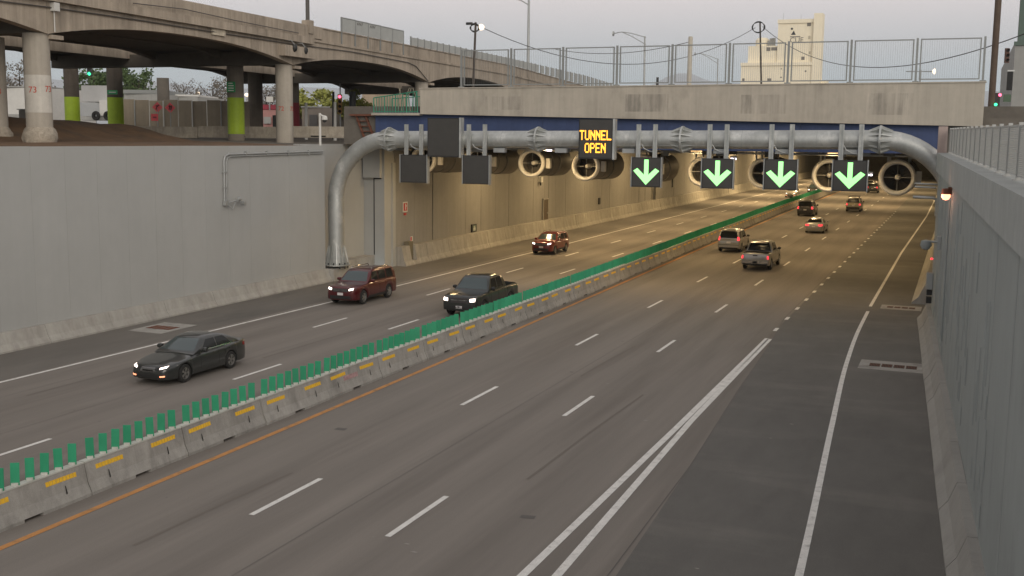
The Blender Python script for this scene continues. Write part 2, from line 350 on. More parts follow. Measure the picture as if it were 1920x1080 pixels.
while y < 292:
    if k < 20:
        lab = 'green bladed median barrier section, ' + ORD[k] + ' counted from the lower left corner'
    else:
        lab = 'small far median barrier section with merged green blades, inside the warm lit tunnel'
    xx = interp([(20, -19.97), (60, -19.98), (100, -20.6), (150, -21.2), (300, -21.2)], y+1.9)
    t = thing('median_barrier', lab, 'traffic barrier', (xx, y, 0), 'median barrier sections down the middle of the road')
    x2 = interp([(20, -19.97), (60, -19.98), (100, -20.6), (150, -21.2), (300, -21.2)], y+5.7)
    t.rotation_euler.z = math.atan2(-(x2-xx), SEG)
    obj('body', seg_body, t); obj('base_rail', rail_me, t)
    t.location.x += random.uniform(-.018, .018); t.rotation_euler.z += random.uniform(-.003, .003); sick = random.random()
    for i in range(8):
        yy = .32+.455*i
        b = obj('glare_blade', blade_me, t, (0, yy, .85)); b.rotation_euler.z = math.radians(-58)+random.uniform(-.10, .10); b.rotation_euler.x = random.uniform(-.03, .03); b.rotation_euler.y = random.uniform(-.03, .03)*(2 if sick < .3 else 1)
        if y < 70: obj('blade_foot', foot_me, b, (0, 0, 0))
    if k == 4:
        q = MB().box(-.003, 1.2, 0, .003, 2.2, .16).build('spray_mark', mat('faint_pink_spray', (.40, .25, .25), .9, .3, 6), t, loc=(.175, 0, .40)); q.rotation_euler = (0, -math.atan2(.105, .48), 0)
    if y < 160:
        for yy in (.32, 2.45):
            r = obj('yellow_reflector', yref_me, t, (.128, yy+random.uniform(-.06, .06), .575)); r.rotation_euler = (random.uniform(-.02, .02), -math.atan2(.105, .48), 0)
    if y < 62:
        for yy in (.75, 3.05):
            r = obj('lifting_slot', stain_me, t, (.232, yy, .25)); r.rotation_euler = (0, -math.atan2(.105, .48), 0)
    y += SEG; k += 1

# ------------------------------------------------------------------ left retaining wall, its barrier
t = thing('retaining_wall', 'tall grey painted panel wall along the left side of the sunken road', 'wall', (-36.4, 0, 0))
MB().box(-.5, -12, 0, -.06, 60.3, 8.38).build('wall_core', CONC, t)
pan = [MB().box(-.058, .004, 0, 0, 1.966, 8.40).mesh('panel', WALLP), MB().box(-.058, .004, 0, .004, 1.966, 8.405).mesh('panel', WALLP)]
for k in range(36):
    obj('panel', pan[random.random() < .3], t, (random.uniform(-.003, .003), -10.6+1.97*k, 0))
t = thing('roadside_barrier', 'stained grey concrete barrier along the foot of the left wall', 'traffic barrier', (-36.4, 0, 0))
HP = [(.004, 0), (.50, 0), (.50, .08), (.33, .33), (.16, .80), (.004, .80)]
hb = MB().extr(HP, .012, 3.9).mesh('barrier_section', CONCL)
for k in range(18): obj('barrier_section', hb, t, (random.uniform(-.01, .01), -10+3.91*k, 0))
# conduit on the wall with a small camera and lamp
t = thing('wall_conduit', 'thin steel conduit bent down the left wall with a small wall fixture at its foot', 'conduit', (-36.36, 0, 0))
MB().tube([(.06, 60.0, 8.05), (.06, 50.4, 7.95), (.06, 50.1, 7.85), (.06, 50.0, 7.6), (.06, 49.97, 5.42)], .045, 8).tube([(.06, 60.0, 7.93), (.06, 50.6, 7.84), (.06, 50.3, 7.75), (.06, 50.2, 7.5), (.06, 50.17, 5.5)], .03, 8).build('pipe', STEEL, t, True)
c = MB()
for yy in (52, 54, 56.2, 58.4): c.box(0, yy-.05, 7.84, .09, yy+.05, 8.12)
for zz in (6.2, 7.0): c.box(0, 49.9, zz-.04, .09, 50.28, zz+.04)
c.build('clamp', STEEL, t)
MB().box(0, 49.9, 5.25, .2, 50.25, 5.5).tube([(.1, 50.1, 5.35), (.3, 50.35, 5.05), (.25, 50.6, 5.3), (.2, 50.75, 5.5)], .025, 6).build('junction_box', STEEL, t)
MB().lathe([(0, -.16), (.1, -.14), (.13, 0), (.1, .12), (0, .14)], 12, 'y', (.28, 50.95, 5.55)).lathe([(0, -.1), (.12, -.1), (.14, .1), (0, .12)], 12, 'x', (.32, 51.3, 5.32)).build('wall_lamp', STEEL, t, True)
MB().tube([(.2, 50.2, 5.4), (.3, 50.5, 5.48), (.28, 51.3, 5.36)], .03, 6).build('bracket', STEEL, t, True)

# niche behind the gantry post, pilaster, tunnel wall
t = thing('niche_wall', 'plain recessed grey wall behind the gantry post at the portal', 'wall', (0, 0, 0))
MB().box(-38.6, 60.31, 0, -38.1, 68.29, 8.46).box(-38.1, 60.315, 0, -36.91, 60.9, 8.38).build('back_panel', WALLP, t)
MB().box(-38.1, 60.9, 0, -37.3, 68.7, .85).extr([(-37.3, 0), (-36.5, 0), (-36.5, .1), (-37.1, .5), (-37.3, .5)], 60.9, 66).build('ledge', CONC, t)
MB().box(-38.8, 68.3, 0, -36.52, 69.7, 8.46).box(-36.52, 69.30, 0, -36.40, 69.72, 7.2).build('pilaster', WALLP, t)
MB().box(-37.35, 68.285, .9, -37.28, 68.297, 6.1).box(-37.35, 68.285, 6.1, -36.75, 68.2965, 6.18).build('joint_strip', DARK, t)
MB().box(-38.0, 67.98, 6.2, -36.7, 68.298, 8.3).build('corner_block', WALLP, t)
t = thing('tunnel_wall', 'long warm lit panelled wall inside the tunnel on the left', 'wall', (-36.5, 0, 0))
MB().box(-.6, 69.72, 0, -.06, 320, 8.4).build('wall_core', CONC, t)
pm = [MB().box(-.058, .012, 0, 0, 3.03, 8.3).mesh('panel', TUNW), MB().box(-.058, .012, 0, .015, 3.03, 8.3).mesh('panel', TUNW)]
for k in range(82): obj('panel', pm[k % 5 == 2], t, (random.uniform(-.004, .004), 69.75+3.05*k, 0))
sl_ = MB().box(.016, -.025, 1.3, .02, .025, 6.6).mesh('joint_strip', DARK)
for yy in (75.85, 101.3, 134): obj('joint_strip', sl_, t, (0, yy, 0))
t = thing('tunnel_barrier', 'tall streaked concrete barrier along the left tunnel wall', 'traffic barrier', (-36.46, 0, 0))
HT = [(0, 0), (.86, 0), (.86, .1), (.70, .4), (.52, 1.36), (0, 1.36)]
hb = MB().extr(HT, .012, 3.8).mesh('barrier_section', CONCT)
hb0 = MB().extr([(0, 0), (.86, 0), (.86, .1), (.70, .4), (.52, 1.36), (0, 1.36)], 0, 1.2).extr([(0, 0), (.86, 0), (.86, .1), (.76, .30), (0, .30)], 1.2, 2.0).extr(HT, 2.0, 3.8).mesh('barrier_section', CONCT)
for k in range(62): obj('barrier_section', hb0 if k == 0 else hb, t, (random.uniform(-.015, .015), 69.75+3.81*k, 0))
MB().box(.05, 71.0, .32, .42, 71.7, 1.62).build('cabinet_door', mat('olive_cabinet', (.17, .15, .10), .7, .1, 2), t)
# things on the tunnel wall
def wallbox(name, label, cat, y, z, w, h, d, m, x=-36.48):
    t = thing(name, label, cat, (x, y, z)); MB().box(0, -w/2, -h/2, d, w/2, h/2).build('housing', m, t); return t
RED = mat('red_sign', (.5, .03, .03), .5)
t = wallbox('extinguisher_sign', 'white bordered red fire extinguisher sign with a white bar on the left wall', 'sign', 71.3, 4.06, .72, .72, .03, WHITE)
MB().box(.032, -.27, -.27, .036, .27, .27).build('red_panel', RED, t)
MB().box(.038, -.05, -.2, .042, .10, .22).add([(.042, .10, -.02), (.042, .19, .05), (.042, .19, .15), (.042, .10, .1)], [(0, 1, 2, 3)]).build('pictogram', WHITE, t)
MB().box(.0, -.2, -.58, .05, .12, -.42).build('tag', RED, t)
t = wallbox('extinguisher_plate', 'tiny red and white plate above the cabinet door low on the tunnel wall', 'sign', 72.25, 1.72, .42, .34, .03, WHITE)
MB().box(.032, -.17, -.13, .036, .05, .13).build('red_panel', RED, t)
t = wallbox('exit_sign', 'small dark square sign with a pale running pictogram on the tunnel wall', 'sign', 83.4, 1.72, .95, .62, .1, BLACK)
MB().box(.102, -.3, -.22, .106, .3, .22).build('pale_panel', mat('exit_green', (.14, .2, .15), .6), t)
MB().box(.108, -.05, .04, .112, .07, .17).box(.108, -.2, -.03, .112, .2, .03).box(.108, -.16, -.2, .112, -.04, -.03).box(.108, .04, -.2, .112, .16, -.03).build('pictogram', WHITE, t)
t = wallbox('niche_door', 'dark brown door standing in the tunnel wall behind the red hatchback', 'door', 100.3, 2.0, 1.25, 2.5, .06, mat('brown_door', (.10, .075, .05), .7), -36.44)
MB().box(.062, .35, -.1, .11, .45, .05).build('handle', STEEL, t)
MB().box(0, .64, -1.25, .09, .74, 1.3).box(0, -.74, -1.25, .09, -.64, 1.3).box(0, -.74, 1.26, .09, .74, 1.36).build('door_frame', CONC, t)
t = wallbox('wall_camera', 'small pale surveillance camera hanging on the tunnel wall under the third fan', 'camera', 98.5, 5.2, .45, .5, .35, WHITE)
MB().tube([(.2, 0, -.25), (.2, .02, -.55)], .07, 8).build('stem', BLACK, t)
wallbox('wall_box', 'small black utility box on the tunnel wall left of the dark recess', 'utility box', 117.5, 2.3, .5, .7, .12, BLACK)
t = wallbox('recess_door', 'tall dark recess in the tunnel wall beyond the black box', 'door', 141, 2.2, 1.5, 4.2, .06, BLACK, -36.44)
MB().box(0, .78, -2.1, .1, .92, 2.2).box(0, -.92, -2.1, .1, -.78, 2.2).build('door_frame', CONC, t)
for i, (yy, z_) in enumerate(((151, 3.2), (186, 3.4), (163, 5.2))):
    wallbox('wall_fixture', ['slim dark fixture on the far tunnel wall', 'distant slim dark fixture farthest along the tunnel wall', 'small upper dark box high on the far tunnel wall'][i], 'utility box', yy, z_, .4, 1.2, .1, BLACK)

# ------------------------------------------------------------------ right wall with coping, fence, barrier
A0, A1 = Vector((3.05, -20)), Vector((-1.06, 60.9))
def rw_x(y): return A0.x+(A1.x-A0.x)*(y-A0.y)/(A1.y-A0.y)
RA = math.atan2(-(A1.x-A0.x), A1.y-A0.y)         # wall runs along local y, face towards -x
RL = (A1-A0).length
def topz(s): return 7.98+.0093*(s-20)*.9          # coping top height along the wall
t = thing('side_wall', 'tall blue grey concrete wall with a broad coping along the right edge', 'wall', (A0.x, A0.y, 0), rz=RA)
def slab(x0, x1, lo, hi, s0, s1, m, name, gap=.008):
    z = lambda f, s: f(s) if callable(f) else f
    s0 += gap; s1 -= gap
    return MB().add([(x0, s0, z(lo, s0)), (x1, s0, z(lo, s0)), (x1, s1, z(lo, s1)), (x0, s1, z(lo, s1)), (x0, s0, z(hi, s0)), (x1, s0, z(hi, s0)), (x1, s1, z(hi, s1)), (x0, s1, z(hi, s1))],
                    [(0, 3, 2, 1), (4, 5, 6, 7), (0, 1, 5, 4), (1, 2, 6, 5), (2, 3, 7, 6), (3, 0, 4, 7)]).build(name, m, t)
slab(.06, .7, 0, lambda s: topz(s)-.5, 0, RL, CONC, 'wall_core')
s = 0; i = 0
while s < RL-.5:
    e = min(s+4.05, RL); slab(-.002*(i % 3), .058, 0, lambda q: topz(q)-.9, s, e, WALLR, 'panel'); s = e; i += 1
s = 0
while s < RL-.5:
    e = min(s+8.1, RL); slab(-.12, 1.0, lambda q: topz(q)-.92, topz, s, e, mat('coping_concrete', (.355, .37, .355), .85, .08, .6, streak=.08, fine=.05), 'coping', .005); s = e
# rough vertical rib marks cast in the wall panels: shallow raised fins
fin = [MB().add([(-.03, 0, 0), (-.006, .05, 0), (-.006, -.05, 0), (-.026, .01, h), (-.006, .05, h), (-.006, -.05, h)], [(0, 1, 2), (3, 5, 4), (0, 3, 4, 1), (0, 2, 5, 3)]).mesh('rib', WALLR) for h in (.5, 1.0, 1.7)]
for k in range(120):
    ss = random.triangular(48, 80, 74); obj('rib', fin[k % 3], t, (-.002, ss, random.uniform(.8, 6.2)))
for k in range(14): obj('rib', fin[k % 3], t, (-.002, random.uniform(44, 48), random.uniform(1, 5)))
t = thing('kerb_barrier', 'pale concrete barrier curving along the foot of the right wall', 'traffic barrier', (A0.x, A0.y, 0), rz=RA)
HR = [(-.60, 0), (-.004, 0), (-.004, .82), (-.22, .82), (-.40, .34), (-.60, .09)]
hb = MB().extr(HR, .012, 3.98).mesh('barrier_section', mat('kerb_barrier_concrete', (.30, .29, .265), .9, .06, .8, streak=.04, bump=.15, fine=.06, dirt=((.24, .23, .21), .5, .8, .5)))
for k in range(20): obj('barrier_section', hb, t, (random.uniform(-.01, .01), .6+4*k, 0))
# fence on the coping
PALEF = mat('pale_fence_steel', (.42, .42, .40), .6, .05, 2, metal=.2)
t = thing('wall_fence', 'low grey mesh panel fence standing on the right wall coping', 'fence', (A0.x, A0.y, 0), rz=RA)
post = MB().box(-.04, -.04, 0, .04, .04, 1.22).build
pm_ = MB().box(-.045, -.045, 0, .045, .045, 1.22).mesh('post', PALEF)
bmsh = MB().box(-.1, -.1, 0, .1, .1, .02).mesh('base_plate', PALEF)
fm = MB().box(-.02, .05, .1, .02, .09, 1.18).box(-.02, 2.31, .1, .02, 2.35, 1.18).box(-.02, .09, .1, .02, 2.31, .14).box(-.02, .09, 1.14, .02, 2.31, 1.18).mesh('panel_frame', PALEF)
wi = MB()
for k in range(22): wi.box(-.004, .09+k*.1, .14, .004, .10+k*.1, 1.14)
for k in range(25): wi.box(-.012, .09, .15+k*.04, -.006, 2.31, .178+k*.04)
wm = wi.mesh('panel_mesh', mat('pale_mesh', (.40, .40, .38), .6, .05, 2))
for k in range(33):
    ss = 3+2.4*k; z = topz(ss)
    p = obj('post', pm_, t, (.42, ss, z)); obj('base_plate', bmsh, p, (0, 0, 0))
    if k < 32:
        f = obj('panel_frame', fm, t, (.42, ss, z)); w_ = obj('panel_mesh', wm, f, (0, 0, 0)); w_['kind'] = 'stuff'
MB().box(-.13, RL-.9, topz(RL), .3, RL-.55, topz(RL)+1.3).build('end_post', mat('pinkish_concrete', (.38, .30, .27), .8, .1, 2), t)
# lamp and small fixtures on the right wall
def on_rwall(y, z, off=-.02): return (rw_x(y)+off, y, z)
t = thing('wall_lamp', 'glowing reddish bulkhead lamp high on the right wall', 'lamp', on_rwall(44.8, 7.05), rz=RA)
MB().lathe([(0, .26), (.14, .24), (.17, .1), (.17, .04)], 14, 'z', (-.2, 0, 0)).box(-.14, -.06, .02, 0, .06, .3).build('hood', RUST, t, True)
MB().lathe([(.155, .04), (.16, -.06), (.1, -.16), (0, -.19)], 14, 'z', (-.2, 0, 0)).build('bulb', LAMPR, t, True)
ld = bpy.data.lights.new('wall_lamp_light', 'POINT'); ld.energy = 14; ld.color = (1, .5, .32); ld.shadow_soft_size = .12
lo = bpy.data.objects.new('wall_lamp_light', ld); COL.objects.link(lo); lo.parent = t; lo.location = (-.55, 0, -.1)
MB().tube([(-.05, 0, -.2), (-.05, 0, -5.5)], .03, 6).build('conduit', WALLR, t, True)
t = thing('signal_bracket', 'grey bracketed dome camera sticking out of the right wall', 'camera', on_rwall(52, 4.6), rz=RA)
MB().box(-.15, -.2, -.2, 0, .2, .35).tube([(0, 0, .1), (-.5, 0, .12)], .05, 8).build('bracket', STEEL, t)
MB().lathe([(0, .2), (.2, .14), (.24, -.05), (.15, -.22), (0, -.26)], 14, 'z', (-.6, 0, 0)).build('dome', WALLR, t, True)
t = thing('wall_cabinet', 'small grey cabinet with dark outlets low on the right wall', 'cabinet', on_rwall(59.0, 1.9), rz=RA)
MB().box(-.3, -.3, -.1, 0, .3, .7).build('housing', STEEL, t); MB().box(-.25, -.2, -.4, 0, .2, -.14).box(-.25, -.2, -.8, 0, .2, -.5).build('outlet', BLACK, t)
t = thing('red_beacon', 'tiny red marker light on the right wall', 'light', on_rwall(60, 3.2), rz=RA)
MB().lathe([(0, -.07), (.05, -.05), (.05, .05), (0, .07)], 10, 'x', (-.07, 0, 0)).build('lens', TAIL, t, True)

# ------------------------------------------------------------------ portal, cover and tunnel
PY = 65.0
t = thing('tunnel_portal', 'concrete bridge parapet and navy fascia across the tunnel mouth', 'tunnel portal', (0, PY, 0))
MB().extr([(-32.0, 10.42), (.92, 9.86), (.92, 12.15), (-32.0, 12.0)], -.35, .1).build('parapet', PARC, t)
for x0, x1, z0, z1 in ((-18.6, -16.0, 10.6, 11.6), (-11.8, -9.3, 10.5, 11.55), (-5.0, -2.6, 10.45, 11.6), (-27.5, -25.2, 10.7, 11.5)): MB().box(x0, -.353, z0, x1, -.351, z1).build('repair_patch', PATC, t)
MB().extr([(-32.05, 11.99), (.97, 12.14), (.97, 12.2), (-32.05, 12.05)], -.4, .15).build('parapet_cap', PARC, t)
MB().box(-35.5, -.36, 10.34, -32.06, .6, 10.5).build('slab_edge', PARC, t)
for i in range(9):
    x0 = -35.45+3.85*i
    MB().box(x0, .12, 8.38, x0+3.835, .3, 10.6-.06*i).build('fascia_panel', BLUE, t)
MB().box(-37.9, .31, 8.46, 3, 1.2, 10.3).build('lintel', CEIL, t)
MB().box(-1.0, .12, 0, 3.2, 1.2, 8.3).build('portal_pier', WALLP, t)
MB().box(.97, -.3, 7.9, 6, .4, 9.9).build('wing_wall', PARC, t)
t = thing('niche_wall', 'shadowed recessed wall behind the right gantry post', 'wall', (0, 0, 0))
MB().box(1.4, 60.9, 0, 1.9, 65.1, 8.0).build('back_panel', WALLP, t)
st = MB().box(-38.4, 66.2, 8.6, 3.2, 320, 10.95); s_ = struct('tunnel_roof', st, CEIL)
s_ = struct('added_end_wall', MB().box(-38, 319.9, 0, 3, 320.5, 8.6), CEIL)  # invented wall, closes the far tunnel end to daylight
t = thing('tunnel_wall', 'right tunnel wall with a yellow lit curving foot, glimpsed past the grey wall', 'wall', (-1.0, 0, 0))
MB().box(.0, 66.2, 0, .8, 320, 8.6).build('wall_core', TUNW, t)
hb = MB().extr([(-1.15, 0), (-.004, 0), (-.004, 1.1), (-.5, 1.1), (-.8, .4), (-1.15, .1)], .012, 3.8).mesh('barrier_section', CONCL)
for k in range(30): obj('barrier_section', hb, t, (0, 66.3+3.81*k, 0))
# ceiling services seen below the lintel
t = thing('ceiling_services', 'dark tangle of cable trays, boxes and pipes under the tunnel roof', 'ductwork', (0, 0, 0))
b = MB()
for yy in (67.2, 69.0, 74.5, 79, 85, 93, 103): b.box(-36.4, yy, 8.36, -1.1, yy+.45, 8.58)
b.build('cross_beam', CEIL, t)
b = MB()
for zz, yy in ((8.34, 66.9), (8.28, 68.7)): b.tube([(-36, yy, zz), (-1.2, yy, zz-.1)], .05, 6)
b.build('cable_tray', STEEL, t)
for k in range(26):
    xx = random.uniform(-35, -2); w = random.uniform(.25, .8)
    MB().box(xx, 66.5, 8.22-random.uniform(0, .2), xx+w, 66.85, 8.5).build('junction_box', random.choice([STEEL, CEIL, GREYB, CEIL]), t)
# height detector pipe at the right
t = thing('pipe_frame', 'grey horizontal pipe with a bent leg at the right edge of the tunnel mouth', 'pipe', (0, 0, 0))
p0 = at_y(1712, 369, 66.0); p1 = at_y(1752, 371, 66.0)
MB().tube([p0, p1, p1+Vector((.12, 0, -.15)), p1+Vector((.14, 0, -1.0))], .09, 10).build('pipe', STEEL, t, True)
MB().tube([at_y(1715, 350, 66.0), at_y(1756, 352, 66.0)], .06, 8).tube([at_y(1715, 344, 66.2), at_y(1758, 346, 66.2)], .06, 8).build('pipe', STEEL, t, True)

# parapet fence
pxs = [865, 958, 1055, 1156, 1259, 1366, 1476, 1593, 1716, 1842]
t = thing('parapet_fence', 'tall galvanised mesh panel fence along the top of the bridge parapet', 'fence', (0, PY-.12, 0))
FX = [at_y(p, 160, PY-.12).x for p in pxs]
pbm = MB().box(-.055, -.055, 0, .055, .055, 2.32).mesh('post', FENCEM); bpm = MB().box(-.16, -.12, 0, .16, .12, .06).mesh('base_plate', FENCEM)
for i, x in enumerate(FX):
    zb = 12.06+.0045*(x+32); p = obj('post', pbm, t, (x, 0, zb)); obj('base_plate', bpm, p, (0, 0, 0))
for x0, x1 in zip(FX, FX[1:]):
    zb = 12.06+.0045*(x0+32); w = x1-x0
    f = MB().box(.16, -.035, .12, .23, .035, 2.28).box(w-.23, -.035, .12, w-.16, .035, 2.28).box(.23, -.035, .12, w-.23, .035, .18).box(.23, -.035, 2.22, w-.23, .035, 2.28).build('panel_frame', FENCEM, t, False, (x0, 0, zb))
    m = MB(); n = int((w-.46)/.115)
    for k in range(n): xx = .23+(w-.46)*(k+.5)/n; m.box(xx-.0035, -.004, .18, xx+.0035, .004, 2.22)
    q = m.build('panel_mesh', FENCEM, f); q['kind'] = 'stuff'

# green railing and rusty stair at the left end of the portal
t = thing('green_railing', 'green steel railing with leaning bars at the left end of the parapet', 'railing', (0, 0, 0))
a = Vector((-35.45, 64.9, 10.5)); c = Vector((-32.3, 64.9, 10.5))
MB().tube([a+Vector((0, 0, .95)), c+Vector((0, 0, 1.35))], .035, 6).tube([a+Vector((0, .0, .08)), c+Vector((0, 0, .08))], .03, 6).build('rail', GREENR, t, True)
MB().tube([a+Vector((0, 2.5, .98)), c+Vector((0, 2.5, 1.2))], .035, 6).build('rail', GREENR, t, True)
for k in range(17):
    u = k/16; q = a.lerp(c, u); l = random.uniform(-.12, .12) if k > 8 else 0
    MB().tube([q, q+Vector((l, 0, .95+.4*u))], .022 if k % 4 else .04, 6).build('baluster', GREENR, t)
for k in range(7):
    q = a.lerp(c, k/6)+Vector((0, 2.5, 0)); MB().tube([q, q+Vector((0, 0, 1+.2*k/6))], .03, 6).build('baluster', GREENR, t)
for k in range(5):
    q = Vector((-33.9+.3*k, 65.3, 10.5)); MB().tube([q, q+Vector((random.uniform(-.3, .1), .2, 1.1)), q+Vector((random.uniform(-.6, .2), .2, 1.6))], .025, 5).build('bent_bar', mat('weathered_bar', (.3, .27, .2), .8), t)
t = thing('scaffold_stair', 'rusty brown steel platform with a leaning stair beside the navy fascia', 'stair', (0, 0, 0))
MB().box(-37.3, 65, 10.3, -35.52, 66.2, 10.42).build('platform', RUST, t)
for x in (-36.9, -36.2): MB().bar((x, 65.2, 10.3), (x+.75, 65.2, 8.5), .1, .12).build('stringer', RUST, t)
b = MB()
for k in range(5): b.box(-36.85+.16*k, 65.1, 9.95-.33*k, -36.0+.16*k, 65.6, 10.0-.33*k)
b.build('tread', RUST, t)

# ------------------------------------------------------------------ gantry
GY = 61.3
t = thing('sign_gantry', 'huge galvanised pipe gantry spanning the road before the tunnel', 'gantry', (0, GY, 0))
zp = lambda x: 8.82+.0098*(x+32.4)
def arc(cx, cz, R, a0, a1, n=14): return [(cx+R*math.cos(math.radians(a0+(a1-a0)*i/n)), 0, cz+R*math.sin(math.radians(a0+(a1-a0)*i/n))) for i in range(n+1)]
R1 = 3.78
MB().tube([(-32.4-R1, 0, .95)]+arc(-32.4, zp(-32.4)-R1, R1, 180, 90), .5, 28).build('left_post', GALV, t, True)
MB().tube(arc(-3.9, zp(-3.9)-R1, R1, 90, 0)+[(-3.9+R1, 0, .5)], .5, 28).build('right_post', GALV, t, True)
fl = [-32.4, -22.74, -14.3, -3.95]
for a, b in zip(fl, fl[1:]): MB().tube([(a+.05, 0, zp(a)), (b-.05, 0, zp(b))], .5, 32).build('beam', GALV, t, True)
fm = MB().lathe([(.5, -.05), (.74, -.05), (.74, .05), (.5, .05)], 28, 'x').mesh('flange', GALV)
gm = MB()
for k in range(12):
    an = 2*PI*k/12+.13
    for sx in (-1, 1):
        c, s = math.cos(an), math.sin(an); n = Vector((0, -s, c))*.016; er = Vector((0, c, s))
        P_ = [er*.49+Vector((sx*.05, 0, 0)), er*.73+Vector((sx*.05, 0, 0)), er*.66+Vector((sx*.2, 0, 0)), er*.49+Vector((sx*.62, 0, 0))]
        gm.add([p-n for p in P_]+[p+n for p in P_], [(0, 1, 2, 3), (7, 6, 5, 4), (0, 4, 5, 1), (1, 5, 6, 2), (2, 6, 7, 3), (3, 7, 4, 0)])
gm = gm.mesh('stiffener', GALV)
for x in fl:
    f = obj('flange', fm, t, (x, 0, zp(x))); obj('stiffener', gm, f, (0, 0, 0))
MB().lathe([(0, 0), (.85, 0), (.85, .07), (0, .07)], 24, 'z', (-32.4-R1, 0, .93)).build('base_plate', GALV, t)
ws = MB().lathe([(.499, -.02), (.506, -.01), (.506, .01), (.499, .02)], 32, 'x').mesh('weld_seam', STEEL)
for x in (-27.6, -24.9, -20.6, -17.2, -11.0, -7.1): obj('weld_seam', ws, t, (x, 0, zp(x)))
MB().box(-32.3, -.504, 8.80, -4.0, -.494, 8.815).build('long_seam', STEEL, t).rotation_euler = (0, -.0098, 0)
b = MB()
for k in range(12):
    an = 2*PI*k/12; c, s = math.cos(an), math.sin(an); n = Vector((-s, c, 0))*.016; er = Vector((c, s, 0)); o = Vector((-32.4-R1, 0, 1.0))
    P_ = [o+er*.49, o+er*.8, o+er*.76+Vector((0, 0, .1)), o+er*.5+Vector((0, 0, 1.25))]
    b.add([p-n for p in P_]+[p+n for p in P_], [(0, 1, 2, 3), (7, 6, 5, 4), (0, 4, 5, 1), (1, 5, 6, 2), (2, 6, 7, 3), (3, 7, 4, 0)])
b.build('base_stiffener', GALV, t)
b = MB()
for k in range(12):
    an = 2*PI*(k+.5)/12; b.tube([(-32.4-R1+.72*math.cos(an), .72*math.sin(an), .75), (-32.4-R1+.72*math.cos(an), .72*math.sin(an), 1.12)], .04, 6)
b.build('anchor_bolt', BLACK, t)
MB().box(-37.35, -.9, 0, -35.85, .9, .78).build('plinth', CONCL, t)
for k, x in enumerate((-28.3, -25.1, -21.3, -17.3, -12.2, -8.9, -5.4)):
    MB().box(x-.35, -.25, zp(x)-.75, x+.35, .1, zp(x)-.5).build('equipment_box', STEEL, t)

# ------------------------------------------------------------------ signs on the gantry
FONT5 = {'T': '11111 00100 00100 00100 00100 00100 00100', 'U': '10001 10001 10001 10001 10001 10001 01110', 'N': '10001 11001 11101 10111 10011 10001 10001',
         'E': '11111 10000 10000 11110 10000 10000 11111', 'L': '10000 10000 10000 10000 10000 10000 11111', 'O': '01110 10001 10001 10001 10001 10001 01110', 'P': '11110 10001 10001 11110 10000 10000 10000'}
def channel(t, x, z0, z1, y=-.18):
    MB().box(x-.12, y-.06, z0, x-.055, y+.06, z1).box(x+.055, y-.06, z0, x+.12, y+.06, z1).box(x-.055, y+.0, z0, x+.055, y+.04, z1).build('bracket', GALV, t)
def lane_sign(name, label, x0, x1, zt, zb, bxs, lit):
    xc, zc, w, h = (x0+x1)/2, (zt+zb)/2, x1-x0, zt-zb
    t = thing(name, label, 'lane sign', (xc, 60.6, zc), 'lane control signs hung from the gantry')
    MB().box(-w/2, 0, -h/2, w/2, .3, h/2).build('housing', BLACK, t)
    MB().box(-w/2+.05, -.012, -h/2+.05, w/2-.05, -.002, h/2-.05).build('sign_face', FACE, t)
    MB().box(w/2+.002, -.04, -h/2-.03, w/2+.05, .3, h/2+.03).build('side_frame', STEEL, t); MB().box(-w/2-.05, -.04, -h/2-.03, -w/2-.002, .3, h/2+.03).build('side_frame', STEEL, t)
    for b_ in bxs: channel(t, b_-xc, h/2-.02, 9.72-zc+.006*(b_+31), .1)
    if bxs[0] < bxs[1]:
        q = bxs[0]-xc; MB().tube([(q+.1, .3, h/2+.75), (q+.25, .3, h/2+.5), (q+.55, .3, h/2+.35), (q+.9, .3, h/2+.3)], .035, 6).build('cable', STEEL, t, True)
    if lit:
        A = [(-.07, .44), (.08, .44), (.08, -.09), (.32, .14), (.46, .05), (0, -.43), (-.45, .05), (-.31, .14), (-.07, -.09)]
        pts = [(a*w*.98, b*h*.98) for a, b in A]
        MB().add([(a, -.03, b) for a, b in pts]+[(a, -.013, b) for a, b in pts], [(0, 1, 2, 8), (2, 3, 4, 5), (8, 2, 5), (8, 5, 6, 7)]+[(i, (i+1) % 9, (i+1) % 9+9, i+9) for i in range(9)]).build('green_arrow', LEDG, t)
    return t
lane_sign('lane_control_sign', 'blank dark lane sign at the left end of the gantry', -31.3, -29.56, 7.92, 6.27, (-30.95, -29.96), 0)
lane_sign('lane_control_sign', 'blank dark lane sign just right of the big blank message board', -27.2, -25.55, 7.95, 6.28, (-26.87, -25.85), 0)
for i, (x0, x1, b_) in enumerate(((-16.95, -15.31, (-16.63, -15.69)), (-13.03, -11.35, (-12.68, -11.76)), (-9.69, -8.0, (-9.39, -8.34)), (-6.17, -4.47, (-5.83, -4.85)))):
    lane_sign('lane_control_sign', 'lit green down arrow lane sign, ' + ['leftmost, nearest the TUNNEL OPEN board', 'second from the TUNNEL OPEN board', 'third from the TUNNEL OPEN board', 'rightmost, beside the rightmost fan'][i], x0, x1, 8.0+.012*i, 6.38+.02*i, b_, 1)
